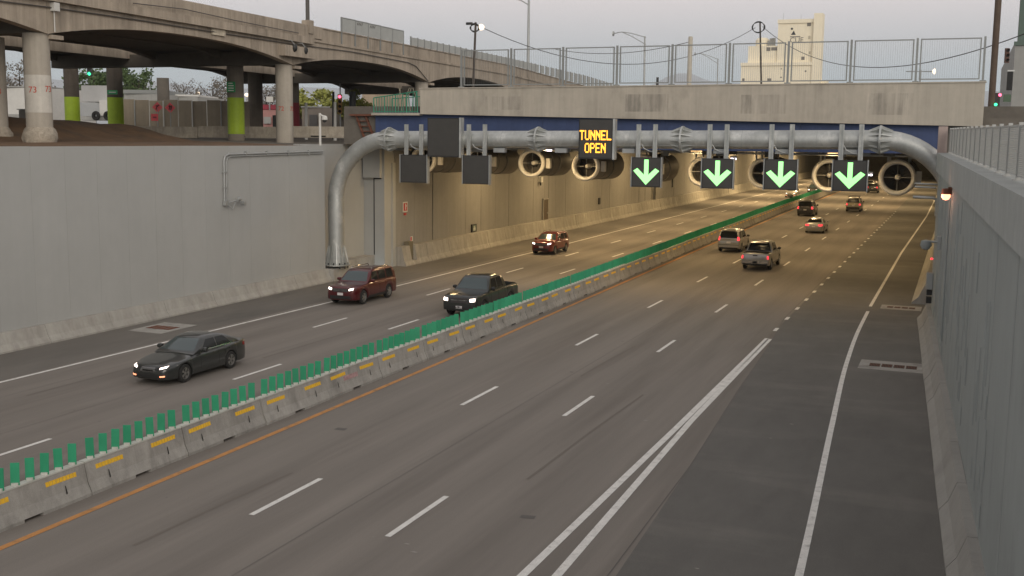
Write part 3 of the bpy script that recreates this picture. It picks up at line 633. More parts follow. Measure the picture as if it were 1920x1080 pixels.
def msg_sign(label, x0, x1, zt, zb, lines):
    xc, zc, w, h = (x0+x1)/2, (zt+zb)/2, x1-x0, zt-zb
    t = thing('message_sign', label, 'message sign', (xc, 60.5, zc))
    MB().box(-w/2, 0, -h/2, w/2, .42, h/2).build('housing', BLACK, t)
    MB().box(-w/2+.06, -.012, -h/2+.08, w/2-.06, -.002, h/2-.06).build('sign_face', FACE, t)
    MB().box(w/2+.002, -.03, -h/2-.02, w/2+.12, .42, h/2+.02).build('side_frame', GALV, t)
    MB().box(-w*.35, .43, -.2, -w*.25, .6, .3).box(w*.25, .43, -.2, w*.35, .6, .3).build('bracket', GALV, t)
    if lines:
        ch = .57; px = ch/7.4
        for li, s in enumerate(lines):
            cw = .315; x = -cw*len(s)/2; z = .30-.71*li+ch/2-.1
            for c in s:
                mb = MB()
                for r, row in enumerate(FONT5[c].split()):
                    for q, on in enumerate(row):
                        if on == '1': mb.box(x+q*.054+.008, -.022, z-(r+1)*px, x+q*.054+.064, -.013, z-r*px)
                x += cw; mb.build('amber_letter', LEDA, t)
    return t
msg_sign('big blank dark message board on the left part of the gantry', -29.46, -27.4, 10.11, 7.82, None)
msg_sign('message board reading TUNNEL OPEN in amber letters', -20.04, -18.06, 10.08, 7.87, ('TUNNEL', 'OPEN'))

# ------------------------------------------------------------------ jet fans
FANRING = mat('fan_ring_paint', (.80, .77, .70), .5, .08, 2); FANBODY = mat('fan_casing', (.22, .205, .175), .6, .1, 1.5)
fans = [(792, 300, 26), (892, 303, 26), (995, 306, 26.5), (1097, 312, 27.3), (1206, 317, 27.5), (1316, 322, 28), (1430, 325, 28.5), (1553, 329, 31), (1682, 333, 34)]
FL = ['mostly hidden between the left blank lane sign and the big blank board', 'behind the blank lane sign right of the big board', 'in full view between the blank lane sign and the TUNNEL OPEN board',
      'directly under the TUNNEL OPEN board', 'behind the leftmost green arrow sign', 'peeping out left of the second green arrow sign', 'peeping out left of the third green arrow sign',
      'peeping out left of the rightmost green arrow sign', 'at the far right beside the grey wall, in full view']
ring = MB().lathe([(.76, .45), (.73, .25), (.735, .12), (.77, .03), (.83, -.03), (.90, -.04), (.96, .0), (1.0, .08), (.99, .2), (.955, .35)], 40, 'y').mesh('bellmouth', FANRING, True)
case = MB().lathe([(.955, .3), (.955, 1.2), (.90, 1.25), (.90, 2.1), (.955, 2.15), (.955, 3.4), (.8, 3.4)], 36, 'y').mesh('casing', FANBODY, 30)
duct = MB().lathe([(.755, .40), (.755, 2.0), (0, 2.0)], 32, 'y').mesh('duct', mat('fan_duct', (.15, .14, .12), .7), 40)
hub = MB().lathe([(0, .30), (.09, .33), (.15, .45), (.17, .7), (.17, 1.9)], 20, 'y').mesh('hub', FANRING, 40)
bd = MB()
for k in range(16):
    a = 2*PI*k/16; c, s = math.cos(a), math.sin(a); tn = Vector((-s, 0, c))
    bd.add([Vector((c*.16, 1.0, s*.16))-tn*.03, Vector((c*.755, 1.0, s*.755))-tn*.15, Vector((c*.755, 1.16, s*.755))+tn*.15, Vector((c*.16, 1.25, s*.16))+tn*.03], [(0, 1, 2, 3)])
blade_m = bd.mesh('fan_blades', mat('fan_blade_metal', (.11, .10, .085), .6))
gd = MB()
for k in range(4): a = PI/2*k; gd.bar((.2*math.cos(a), .3, .2*math.sin(a)), (.76*math.cos(a), .3, .76*math.sin(a)), .010, .02)
guard = gd.mesh('strut', FANRING)
mnt = [MB().box(x-.05, y, .80, x+.05, y+.15, 1.5).mesh('hanger', STEEL) for x in (-.55, .55) for y in (.5, 2.7)]
rs = MB().lathe([(.8, 3.45), (1.0, 3.5), (1.02, 4.4), (1.02, 5.9), (.98, 6.0), (.7, 6.0)], 32, 'y').mesh('rear_silencer', FANBODY, 30)
tb = MB().box(.97, .5, -.35, 1.25, .85, .35).mesh('terminal_box', FANRING)
for i, (px, py, rr) in enumerate(fans):
    c = at_y(px, py, 71.0); dep = (c-CAMP).dot(cf); sc = (rr*dep/F_PX)
    t = thing('jet_fan', 'round jet fan ' + FL[i], 'jet fan', c, 'row of jet fans under the tunnel roof')
    for nm, me in (('bellmouth', ring), ('casing', case), ('duct', duct), ('hub', hub), ('fan_blades', blade_m), ('strut', guard), ('terminal_box', tb), ('rear_silencer', rs), *[('hanger', q) for q in mnt]): o = obj(nm, me, t); o.scale = (sc, 1, sc)

# ------------------------------------------------------------------ tunnel lamps (lit, warm)
hm = MB().box(-.25, -.9, 0, .25, .9, .14).mesh('housing', STEEL); lm = MB().box(-.2, -.85, -.02, .2, .85, -.002).mesh('lens', LAMPW)
for xi, x in enumerate((-32.3, -25.0, -15.0, -7.0)):
    for k in range(11):
        yy = 68.2 if k == 0 else 70+ (k*14 if k < 6 else 70+ (k-5)*26)
        t = thing('tunnel_lamp', 'warm lit lamp mounted under the tunnel roof among its row', 'lamp', (x, yy, 8.33), 'rows of warm lamps under the tunnel roof')
        obj('housing', hm, t); obj('lens', lm, t)
        ld = bpy.data.lights.new('tunnel_lamp_light', 'AREA'); ld.shape = 'RECTANGLE'; ld.size = .5; ld.size_y = 1.8; ld.color = (1, .71, .36)
        ld.energy = (540 if xi < 2 else 330)*((.3 if xi == 0 else .7) if k == 0 else .9 if k < 6 else 2.4)
        lo = bpy.data.objects.new('tunnel_lamp_light', ld); COL.objects.link(lo); lo.parent = t; lo.location = (0, 0, -.06)
# small bright lamps seen just under the gantry
for px, py, lab in ((1029, 281, 'small bright white lamp under the gantry right of the third fan'), (1375, 297, 'pair of small white lamps above the second green arrow sign'), (1630, 327, 'tiny white lamp beside the rightmost green arrow sign')):
    c = at_y(px, py, 66.3); t = thing('spot_lamp', lab, 'lamp', c)
    MB().box(-.18, 0, .02, .18, .25, .14).build('housing', STEEL, t); MB().box(-.15, -.01, -.08, -.03, .15, .018).box(.03, -.01, -.08, .15, .15, .018).build('lens', mat('white_lamp_glow', (1, .88, .95), .5, emit=4), t)

# ------------------------------------------------------------------ old viaduct on the left
def vx(y): return -41.4-.045*(y-43.15)
def vz(y): return 0 if y < 111 else -.026*(y-111) if y < 170 else -1.53-.03*(y-170)
PIER = [43.2+23.2*k for k in range(-2, 5)]
def bot(y):
    if y > 137: return 8.3
    k = math.floor((y-43.2)/23.2); u = ((y-43.2-23.2*k)/23.2-.5)*2
    return 13.72+.93*(1-abs(u)**2.3)+vz(y)
t = thing('viaduct', 'old concrete highway viaduct with arched girders on round columns', 'viaduct', (0, 0, 0))
def fascia(y0, y1, lo, hi, x0, x1, step=.58):
    mb = MB(); n = max(1, round((y1-y0)/step)); vs = []
    for i in range(n+1):
        y = y0+(y1-y0)*i/n; l = lo(y) if callable(lo) else lo+vz(y); h = hi+vz(y)
        vs += [(vx(y)+x0, y, l), (vx(y)+x1, y, l), (vx(y)+x1, y, h), (vx(y)+x0, y, h)]
    fs = [(0, 1, 2, 3), (4*n, 4*n+3, 4*n+2, 4*n+1)]
    for i in range(n):
        for k in range(4): a = 4*i+k; b_ = 4*i+(k+1) % 4; fs.append((a, a+4, b_+4, b_))
    return mb.add(vs, fs)
def bev(y): return bot(y)-.001
ends = [-5]+[p for p in PIER if -3 < p < 140]+[137]
for a, b in zip(ends, ends[1:]): fascia(a+.012, b-.012, bot, 15.55, -.55, 0).build('arched_girder', DECKC, t)
fascia(137.01, 240, 8.0, 15.55, -.55, 0, 4).build('approach_wall', DECKC, t)
fascia(-5, 68.9, 15.28, 15.72, .002, .30, 2).build('sidewalk_ledge', DECKC, t)
fascia(68.92, 240, 15.50, 15.66, .002, .10, 3).build('sidewalk_ledge', DECKC, t)
k = -5.0
while k < 240:
    e = min(k+5.8, 240); fascia(k+.012, e-.012, 15.66 if k > 68 else 15.73, 16.5, -.30, -.02 if k > 68 else .12, 1).build('parapet_section', DECKC, t); k = e
fascia(-5, 240, 16.502, 16.58, -.36, .05, 2).build('parapet_cap', DECKC, t)
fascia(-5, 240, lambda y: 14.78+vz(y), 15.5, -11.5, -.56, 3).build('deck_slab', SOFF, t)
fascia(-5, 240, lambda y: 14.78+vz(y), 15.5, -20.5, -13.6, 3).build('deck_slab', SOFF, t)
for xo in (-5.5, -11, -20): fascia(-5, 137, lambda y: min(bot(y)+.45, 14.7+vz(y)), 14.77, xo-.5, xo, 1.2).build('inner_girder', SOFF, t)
fascia(-5, 137, lambda y: 14.3+vz(y), 15.6, -13.59, -13.3, 3).build('far_girder', DECKC, t)
for p in PIER:
    if -3 < p < 140:
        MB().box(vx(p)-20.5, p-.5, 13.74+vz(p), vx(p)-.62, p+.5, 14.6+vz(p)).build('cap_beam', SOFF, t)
        MB().box(vx(p)-.6, p+.2, 13.50+vz(p), vx(p)+.04, p+1.0, 13.70+vz(p)).build('bearing_ledge', DECKC, t)
# patched concrete near the first pier crown, conduit, junction boxes
MB().box(vx(58)+.0, 56.9, 14.9, vx(58)+.14, 58.2, 15.27).build('patch', mat('patched_concrete', (.52, .46, .36), .9, .2, 3), t)
pt = [at_x(q[0], q[1], -42.1) for q in [(440, 64)]]
def on_f(px, py, off=.08):
    d = ray(px, py); n = Vector((1, .045, 0)); P0 = Vector((-41.4, 43.15, 0)); k = ((P0-CAMP).dot(n)+off)/d.dot(n); return CAMP+d*k
MB().tube([on_f(*q) for q in [(0, 2), (105, 15), (250, 36), (440, 66), (545, 82), (660, 97), (765, 117), (780, 124), (803, 152)]], .035, 6).build('conduit', mat('dark_conduit', (.10, .09, .08), .7), t)
MB().tube([on_f(*q, .34) for q in [(250, 6), (345, 17), (440, 38), (560, 62)]], .03, 6).build('conduit', MATS['dark_conduit'], t)
c = on_f(552, 95); MB().box(c.x-.05, c.y-1.9, c.z-.45, c.x+.5, c.y+1.9, c.z+.25).build('utility_ledge', DECKC, t)
c = on_f(101, 13); MB().box(c.x-.1, c.y-.18, c.z-.2, c.x+.2, c.y+.18, c.z+.2).tube([c, c-Vector((0, 0, 1.2))], .03, 6).build('junction_box', WHITE, t)
for i, (px, py) in enumerate(((552, 89), (572, 94))):
    c = on_f(px, py, .55); tt = thing('dome_camera', ['dark dome camera on the viaduct ledge, nearer of the pair', 'dark dome camera on the viaduct ledge, farther right of the pair'][i], 'camera', c, 'dome cameras on the viaduct')
    MB().lathe([(0, .2), (.15, .18), (.2, .05), (.2, -.1), (.12, -.25), (0, -.3)], 14, 'z').build('dome', BLACK, tt, True); MB().tube([(0, 0, .2), (-.1, -.2, .45), (-.5, -.3, .45)], .03, 6).build('arm', STEEL, tt)
# columns
def column(name, label, x, y, r, z0, z1, paintcol=None, pz=None, foot=None, num=None, grp='round viaduct columns', m=COLC):
    t = thing(name, label, 'column', (x, y, 0), grp)
    MB().lathe([(r, z0), (r, z1)], 32, 'z').build('shaft', m, t, True)
    if paintcol: MB().lathe([(r+.001, pz[0]), (r+.012, pz[0]), (r+.012, pz[1]), (r+.001, pz[1])], 32, 'z').build('painted_band', paintcol, t, 30)
    if foot:
        pr = [(r+.02, 8.0), (r+.06, 8.3), (r+.10, 8.45), (r+.19, 8.7), (r+.17, 8.95), (r+.06, 9.15), (r, 9.25)]
        mb = MB(); n = 32; vs = []
        for (rr, z) in pr:
            for k in range(n): a = 2*PI*k/n; q = rr+(random.uniform(-.05, .05) if rr > r+.03 else 0); vs.append((q*math.cos(a), q*math.sin(a), z))
        fs = [(i*n+k, i*n+(k+1) % n, (i+1)*n+(k+1) % n, (i+1)*n+k) for i in range(len(pr)-1) for k in range(n)]
        mb.add(vs, fs).build('rough_footing', mat('rough_concrete', (.40, .35, .28), .95, .25, 4, bump=1.0, fine=.2), t, True)
    if num:
        for (ang, zz) in num[1]:
            cu_ = bpy.data.curves.new('number', 'FONT'); cu_.body = num[0]; cu_.size = .42; cu_.align_x = 'CENTER'; cu_.extrude = .004
            to = bpy.data.objects.new('n', cu_); COL.objects.link(to); dg = bpy.context.evaluated_depsgraph_get(); me = bpy.data.meshes.new_from_object(to.evaluated_get(dg)); bpy.data.objects.remove(to)
            me.materials.clear(); me.materials.append(REDT)
            # wrap the stencil round the shaft
            for v in me.vertices:
                a = math.radians(ang)+v.co.x/r; rr = r+.012+v.co.z; v.co = (rr*math.cos(a), rr*math.sin(a), zz+v.co.y)
            obj('stencil_number', me, t)
    return t
CR = .62
COLD = mat('shaded_column_concrete', (.20, .172, .138), .92, .12, .7, streak=.12, bump=.2, fine=.06)  # darker copy of the column concrete, with under-deck shade in its colour
y71 = 43.2+46.4
column('column', 'pale round column stencilled 73 with a rough collar, in the left foreground', vx(43.2)-.75, 43.2, CR, 7.8, 13.75, foot=1, num=('73', [(-69, 10.9), (3, 10.95)]))
MB().lathe([(CR+.001, 9.95), (CR+.006, 9.95), (CR+.006, 11.75), (CR+.001, 11.75)], 32, 'z').build('pale_band', mat('pale_paint', (.55, .52, .46), .85, .1, 1, streak=.1), COL.objects['column'], 30)
column('column', 'pale round column cut by the left edge of the photo, with a rough collar', vx(43.2)-4.75, 44.3, CR, 7.8, 13.75, foot=1, num=('73', [(-30, 10.9)]))
column('column', 'tall pale round column stencilled 72 beside the lime banded one', vx(66.4)-.72, 66.4, .58, 7.8, 13.75, num=('72', [(-80, 10.65), (3, 10.65)]))
column('column', 'round column half hidden behind the green railing, farther along the viaduct', vx(y71)-.72, y71, .58, 7.8, 13.75)
column('column', 'farthest round viaduct column, mostly behind the parapet fence', vx(y71+23.2)-.72, y71+23.2, .58, 7.8, 13.2)
def dcol(px, D, r, **k):
    c = at_d(px, 240, D); return c.x, c.y, r
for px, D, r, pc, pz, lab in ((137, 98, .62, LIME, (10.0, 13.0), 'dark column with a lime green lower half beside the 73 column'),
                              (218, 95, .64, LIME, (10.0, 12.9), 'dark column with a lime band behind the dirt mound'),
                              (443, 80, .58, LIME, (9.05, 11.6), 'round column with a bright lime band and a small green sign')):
    x, y, r = dcol(px, D, r); column('column', lab, x, y, r, 7.9, 14.8, pc, (pz[0]-.55, pz[1]-.9) if px < 300 else pz, m=mat('deck_shade_column', (.075, .062, .048), .92, .15, .8, streak=.15, bump=.2) if px < 300 else COLD)  # left two columns: shade under the deck is put into the shaft colour
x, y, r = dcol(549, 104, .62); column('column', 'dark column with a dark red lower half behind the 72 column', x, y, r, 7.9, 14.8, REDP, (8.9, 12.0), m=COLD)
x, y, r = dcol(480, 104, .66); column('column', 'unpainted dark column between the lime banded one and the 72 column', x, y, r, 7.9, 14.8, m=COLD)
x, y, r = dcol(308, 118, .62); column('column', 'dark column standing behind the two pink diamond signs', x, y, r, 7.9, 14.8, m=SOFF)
# fence panels and poles on the viaduct
t = thing('viaduct_fence', 'row of translucent grey screen panels and posts on the viaduct parapet', 'fence', (0, 0, 0))
ys = [73.4+2.16*k for k in range(6)]
for i, y in enumerate(ys):
    MB().box(vx(y)-.02, y-.05, 15.6, vx(y)+.08, y+.05, 17.62).build('post', FENCEM, t)
    if i < 5:
        p = MB().box(vx(y+1)-.0, y+.06, 16.6, vx(y+1)+.03, y+2.1, 17.55).build('screen_panel', MESHP, t)
        MB().box(vx(y+1)-.02, y+.06, 17.56, vx(y+1)+.05, y+2.1, 17.62).build('top_rail', FENCEM, p)
        if i in (1, 2):
            b = MB()
            for q in range(4): b.bar((vx(y)+.0, y+.35+.22*q, 17.3), (vx(y)+.0, y+.5+.22*q, 17.48), .02, .035)
            b.build('graffiti', MATS['dark_conduit'], p, loc=(.035, 0, 0))
y = 85.7; k = 0
while y < 172:
    zb = 16.5+vz(y); zt = 17.3+(min(0, vz(y))*.2 if y < 140 else vz(y)+1.0*.6)
    MB().box(vx(y)-.02, y-.06, zb, vx(y)+.08, y+.06, zt).build('post', FENCEM if y < 118 else MATS['dark_conduit'] if 0 else FENCEM, t)
    p = MB().box(vx(y+.7)-.0, y+.07, zb+.1, vx(y+.7)+.03, y+1.32, zt-.06).build('screen_panel', MESHP, t)
    y += 1.4 if y < 118 else 2.0; k += 1
def pole(name, label, base, top, r0, r1, m=STEEL, cat='street lamp', **k):
    t = thing(name, label, cat, base)
    MB().tube([(0, 0, 0), Vector(top)-Vector(base)], [r0, r1], 12).build('post', m, t, True); return t
b = on_f(577, 47, -.1); b.z = 16.55
t = pole('lamp_post', 'dark lamp post rising from the viaduct parapet out of the frame', b, b+Vector((0, 0, 12)), .14, .10, MATS['dark_conduit'])
MB().box(-.3, -.3, -.55, .3, .3, .35).build('base', DECKC, t)
MB().tube([(0, 0, 11.9), (-1, 0, 12.5), (-3, 0, 12.7)], .06, 8).build('arm', MATS['dark_conduit'], t, True)
b = on_f(990, 127, -.1); b.z = 16.55+vz(b.y)
t = pole('lamp_post', 'grey lamp post on the far viaduct behind the parapet fence', b, b+Vector((0, 0, 9.4)), .16, .11)
MB().tube([(0, 0, 7.0), (-.8, -.3, 7.5), (-2.6, -.9, 7.9)], .06, 8).build('arm', STEEL, t, True); MB().box(-3.2, -1.1, 7.82, -2.5, -.8, 7.98).build('luminaire', STEEL, t)
# lamp posts beyond the cover
def lamp2(label, px, pt, pb, D, arm, r=.13):
    b = at_d(px, pb, D); tp = at_d(px, pt, D); h = tp.z-10.9
    t = pole('lamp_post', label, Vector((b.x, b.y, 10.9)), Vector((tp.x, tp.y, tp.z)), r, r*.75)
    e = at_d(arm[0], arm[1], D)-Vector((b.x, b.y, 10.9)); o = Vector((0, 0, h))
    for dz in (-.2, -1.0): MB().tube([o+Vector((0, 0, dz)), o.lerp(e, .45)+Vector((0, 0, .25+dz*.4)), o.lerp(e, .75)+Vector((0, 0, .25)), e], .05, 6).build('arm', STEEL, t, True)
    MB().lathe([(0, .1), (.25, .08), (.3, -.05), (0, -.12)], 10, 'x', e).build('luminaire', STEEL, t, True); return t
lamp2('dark lamp post with a long curved arm reaching left, behind the middle of the fence', 1209, 68, 158, 130, (1150, 63))
lamp2('small far lamp post with a curved arm, left of the cream mill', 1346, 110, 158, 200, (1303, 101), .14)
b = at_d(1292, 158, 120); tp = at_d(1295, 69, 120); MBp = pole('steel_pole', 'plain pale steel pole standing behind the parapet fence', Vector((b.x, b.y, 10.9)), tp, .26, .24, mat('pale_steel', (.5, .46, .38), .6, .1, 2), 'pole')
b = at_d(1232, 160, 110); tp = at_d(1233, 145, 110); pole('bollard_post', 'short black post just above the parapet under the fence', Vector((b.x, b.y, 10.9)), tp, .13, .13, BLACK, 'post')
def utility(label, pts, D, loopc, lr, lamp=None):
    b = at_d(*pts[0], D); b.z = 10.9; tp = at_d(*pts[1], D)
    t = pole('utility_pole', label, b, tp, .13, .10, WOOD, 'utility pole')
    c = at_d(*loopc, D)-b; mb = MB()
    for j in range(3): mb.tube([c+Vector((math.cos(a)*(lr+.06*j), .05*j, math.sin(a)*(lr-.05*j))) for a in [2*PI*i/20 for i in range(21)]], .045, 6, cap=False)
    mb.build('cable_coil', BLACK, t, True); return t, b
t, b = utility('thin leaning pole with a round coil of black cable, in front of the cream mill', ((1432, 160), (1425, 40)), 140, (1422, 51), .7)
t, b = utility('dark thin pole with a lit lamp and small cable loop, left of the parapet fence', ((885, 160), (892, 42)), 105, (890, 52), .4)
c = at_d(902, 51, 105)-b; MB().lathe([(0, .28), (.26, .18), (.3, 0), (.2, -.2), (0, -.26)], 12, 'y', c).build('bulb', LAMPC, t, True)
MB().tube([c, c+Vector((-.5, 0, .2))], .05, 6).tube([Vector((0, 0, at_d(892, 46, 105).z-b.z)), at_d(880, 44, 105)-b], .05, 6).build('arm', WOOD, t)
c2 = at_d(880, 44, 105)-b; MB().box(c2.x-.3, c2.y-.12, c2.z-.12, c2.x+.3, c2.y+.12, c2.z+.1).build('luminaire', BLACK, t)
t = pole('lamp_post', 'short two armed lamp post with a lit lamp behind the fence\'s right end', Vector((*at_d(1725, 155, 110).xy, 10.9)), at_d(1726, 131, 110), .09, .08)
b = t.location; a0 = at_d(1699, 134, 110)-b; a1 = at_d(1752, 134, 110)-b
MB().tube([a0, a1], .05, 6).build('arm', STEEL, t); MB().lathe([(0, .14), (.24, .08), (.28, 0), (.16, -.16), (0, -.2)], 12, 'x', a1).build('bulb', LAMPC, t, True)
# overhead cables
def cable(label, ends, D0, D1, sag):
    a, b = at_d(*ends[0], D0), at_d(*ends[1], D1)
    pts = [a.lerp(b, i/24)-Vector((0, 0, 4*sag*(i/24)*(1-i/24))) for i in range(25)]
    tag(MB().tube(pts, .035, 5).build('overhead_cable', BLACK, None, True), label, 'cable')
cable('thin overhead cable sagging from the lamp pole to the coil pole', ((905, 52), (1416, 52)), 105, 140, 3.9)
cable('thin overhead cable from the coil pole across the sky to the right edge', ((1430, 50), (1925, 62)), 140, 70, 3.4)
cable('low thin cable strung past the plain steel pole', ((1040, 92), (1295, 78)), 150, 120, .9)

# ------------------------------------------------------------------ cream mill far behind
D = 820
t = thing('grain_mill', 'distant cream grain mill with a tall block and narrow stair tower', 'mill', (0, 0, 0))
q = lambda px, py: at_y(px, py, D)
def block(nm, x0, x1, yt, yb, dep, m=MILL, dy=0):
    a, b = q(x0, yt), q(x1, yb); MB().box(a.x, D+dy, -20, b.x, D+dy+dep, a.z).build(nm, m, t)
block('lower_block', 1390, 1527, 119, 160, 30); block('middle_block', 1402, 1462, 86, 160, 26, dy=3)
block('tower_block', 1459, 1526, 38, 160, 26, dy=1.5); block('stair_tower', 1527, 1537, 25, 160, 12, dy=-1); block('annex', 1537, 1548, 150, 160, 12, dy=6)
a = q(1459, 38); b_ = q(1526, 42); MB().box(a.x-.4, D+.6, b_.z, b_.x, D+1.45, a.z+.5).build('cornice', MILL, t)
a = q(1390, 119); b_ = q(1525, 122); MB().box(a.x-.4, D-.9, b_.z, b_.x, D-.05, a.z+.4).build('cornice', MILL, t)
a = q(1412, 69); b_ = q(1437, 86); MB().lathe([((b_.x-a.x)/2, 0), ((b_.x-a.x)/2, (a.z-b_.z)*.75), ((b_.x-a.x)/2*.7, a.z-b_.z), (0, a.z-b_.z+.4)], 20, 'z', ((a.x+b_.x)/2, D+12, b_.z)).build('silo', MILL, t, True)
for x in (1438, 1442, 1446, 1449): a = q(x, 72+random.uniform(-3, 3)); MB().lathe([(.8, 0), (.8, a.z-60)], 10, 'z', (a.x, D+8, 60)).build('vent_stack', mat('grey_stack', (.35, .34, .31), .7), t, True)
def mk(nm, x0, y0, x1, y1, yy, m=MILLD): a, b = q(x0, y0), q(x1, y1); MB().box(a.x, yy-.12, b.z, b.x, yy-.02, a.z).build(nm, m, t)
for (x0, y0, x1, y1) in ((1436, 88, 1443, 95), (1445, 88, 1456, 94)): mk('window', x0, y0, x1, y1, D+3)
for (x0, y0, x1, y1) in ((1502, 106, 1508, 112), (1513, 42, 1520, 48.5), (1515, 67, 1519, 73), (1516, 96, 1519, 101)): mk('window', x0, y0, x1, y1, D+1.5, MILLD if y0 < 66 or y0 > 100 else mat('mill_shade', (.55, .49, .36), .9))
for (x0, y0, x1, y1) in ((1392, 147, 1396, 152), (1439, 147, 1446, 152), (1463, 144, 1466, 146), (1464, 128, 1466, 130), (1509, 132, 1512, 135)): mk('window', x0, y0, x1, y1, D)
# emblem and lettering on the tower
a = q(1487, 56); mb = MB(); yy = D+1.38; z1, z2, z3 = q(1487, 65).z, q(1487, 57).z, q(1487, 53.5).z
mb.add([(a.x-1.5, yy, z1), (a.x+1.8, yy, z1), (a.x+.3, yy, z2), (a.x-1.5, yy+.1, z1), (a.x+1.8, yy+.1, z1), (a.x+.3, yy+.1, z2)], [(0, 1, 2), (5, 4, 3), (0, 3, 4, 1), (1, 4, 5, 2), (2, 5, 3, 0)]); mb.lathe([(0, 0), (.8, 0)], 10, 'y', (a.x-1.0, yy, z3)); mb.build('emblem', BLACK, t)
mk('lettering_bar', 1481, 67.8, 1500, 69.2, D+1.5); 
cu_ = bpy.data.curves.new('w', 'FONT'); cu_.body = 'CUE'; cu_.size = 5.0
to = bpy.data.objects.new('w', cu_); COL.objects.link(to); me = bpy.data.meshes.new_from_object(to.evaluated_get(bpy.context.evaluated_depsgraph_get())); bpy.data.objects.remove(to)
me.materials.clear(); me.materials.append(MILLD); a = q(1480, 79.5); me.transform(Matrix.Translation((a.x, D+1.36, a.z)) @ Matrix.Rotation(PI/2, 4, 'X')); obj('lettering', me, t)
for x, h in ((1467, 22), (1500, 18)): a = q(x, 38); MB().tube([(a.x, D+5, a.z), (a.x, D+5, a.z+h*.25)], .12, 5).build('antenna', STEEL, t)
# far mountains
mb = MB(); n = 200; vs = []
for i in range(n+1):
    az = math.radians(-80+120*i/n); dg = math.degrees(az)
    h = 470+30*math.sin(i*.23)+20*math.sin(i*.57+1)+10*random.random()+140*math.exp(-((dg+13.3)/1.5)**2)+60*math.exp(-((dg+10.4)/1.1)**2)
    Rr = 11000
    for r_, hh in ((Rr-1900, 0), (Rr-950, h*.45+random.uniform(-25, 25)), (Rr, h), (Rr+1500, 0)): vs.append((r_*math.sin(az), r_*math.cos(az), hh))
mb.add(vs, [(4*i+k, 4*i+4+k, 4*i+5+k, 4*i+1+k) for i in range(n) for k in range(3)])
struct('mountain_range', mb, MOUNT, None, True)

# ------------------------------------------------------------------ street under and beyond the viaduct
b = MB()
n = 30; vs = []
for i in range(n+1):
    for j in range(19):
        x = -36.93-1.25*j; y = 22+1.3*i
        e = min(1, max(0, (60.5-y)/3.5))**1.2*min(1, max(0, (y-28)/8)); w = max(0, min(1, (-44.2-x)/4.5)); w = w*w*(3-2*w)*(1 if j < 15 else (18-j)/3)
        h = 1.0*e*w*(1+.18*math.sin(i*.7)+.1*math.sin(i*1.9+j))+(random.uniform(-.03, .04) if 0 < j < 18 else 0)
        vs.append((x, y, (8.385 if j == 0 else gz(x)+.03)+max(-.02, h)-(.12 if j == 18 or i in (0, n) else 0)))
b.add(vs, [(i*19+j, i*19+j+1, (i+1)*19+j+1, (i+1)*19+j) for i in range(n) for j in range(18)])
struct('dirt_mound', b, DIRT, None, True)
# jersey barriers along the street
SJ = MB().extr([(-.30, 0), (.30, 0), (.30, .08), (.18, .33), (.09, .84), (-.09, .84), (-.18, .33), (-.30, .08)], 0.02, 5.98).mesh('body', mat('old_barrier_concrete', (.37, .325, .26), .9, .15, 1.2, streak=.2, bump=.25, fine=.1))
sn = MB().box(-.02, -.55, 0, .02, .55, .1).mesh('drain_slot', DARK)
j0 = at_d(222, 258, 84); j1 = at_d(705, 258, 84); dj = (j1-j0); dj.z = 0; LJ = dj.length; dj.normalize(); az = math.atan2(-dj.x, dj.y)
names = ['beside the dirt mound', 'in front of the pink signs', 'below the tan screen', 'just left of the lime banded column', 'between the lime banded and the 72 columns', 'just right of the 72 column', 'behind the white camera post', 'beside the rusty stair']
k = 0
while k*6 < LJ+3:
    p = j0+dj*(6*k); zz = at_d(222+(705-222)*(6*k/LJ), 257.5, (p-CAMP).dot(cf)).z
    t = thing('street_barrier', 'weathered concrete street barrier ' + names[min(k, 7)] + (' at the far end' if k > 7 else ''), 'traffic barrier', (p.x, p.y, zz), 'concrete barriers along the street', az)
    obj('body', SJ, t); obj('drain_slot', sn, t, (.31, 3, .06)); k += 1
# tan screen fence
t = thing('screen_fence', 'long tan screen fence with pale posts behind the street barriers', 'fence', (0, 0, 0))
a = at_d(228, 240, 102); c = at_d(470, 240, 102)
zt = at_d(300, 187, 102).z; zb = 8.6; nn = 9
for k in range(nn):
    p, r = a.lerp(c, k/nn), a.lerp(c, (k+1)/nn); MB().bar((p.x, p.y, (zt+zb)/2), (r.x-.06*(r.x-p.x), r.y-.03*(r.y-p.y), (zt+zb)/2), .06, zt-zb-.1*(k % 3)).build('panel', TAN, t)
    if k % 2 == 1: MB().tube([(p.x+.05, p.y-.15, zb), (p.x+.05, p.y-.15, zt-.1)], .06, 6).build('post', WHITE if k in (5, 3) else STEEL, t)
def box_at(nm, px0, px1, pyt, pyb, D, dep, m, parent, dz=0):
    a, b = at_d(px0, pyt, D), at_d(px1, pyb, D); d = Vector((b.x-a.x, b.y-a.y, 0)); n = Vector((-d.y, d.x, 0)).normalized()
    if n.dot(cf) < 0: n = -n
    n *= dep; zb, zt = b.z+dz, a.z
    P_ = [Vector((a.x, a.y, zb)), Vector((b.x, b.y, zb)), Vector((b.x, b.y, zb))+n, Vector((a.x, a.y, zb))+n]
    return MB().add([tuple(p) for p in P_]+[(p.x, p.y, zt) for p in P_], [(0, 3, 2, 1), (4, 5, 6, 7), (0, 1, 5, 4), (1, 2, 6, 5), (2, 3, 7, 6), (3, 0, 4, 7)]).build(nm, m, parent)
t = thing('white_building', 'low white building seen between the two left foreground columns', 'building', (0, 0, 0))
box_at('wall', 5, 86, 164, 240, 130, 12, WHITE, t); box_at('roof', 3, 88, 161, 164, 129.6, 13, GREYB, t); box_at('base_course', 8, 84, 214, 240, 129.5, .4, GREYB, t)
for x in (52, 62): box_at('ladder_rail', x, x+1.2, 185, 215, 129, .1, BLACK, t)
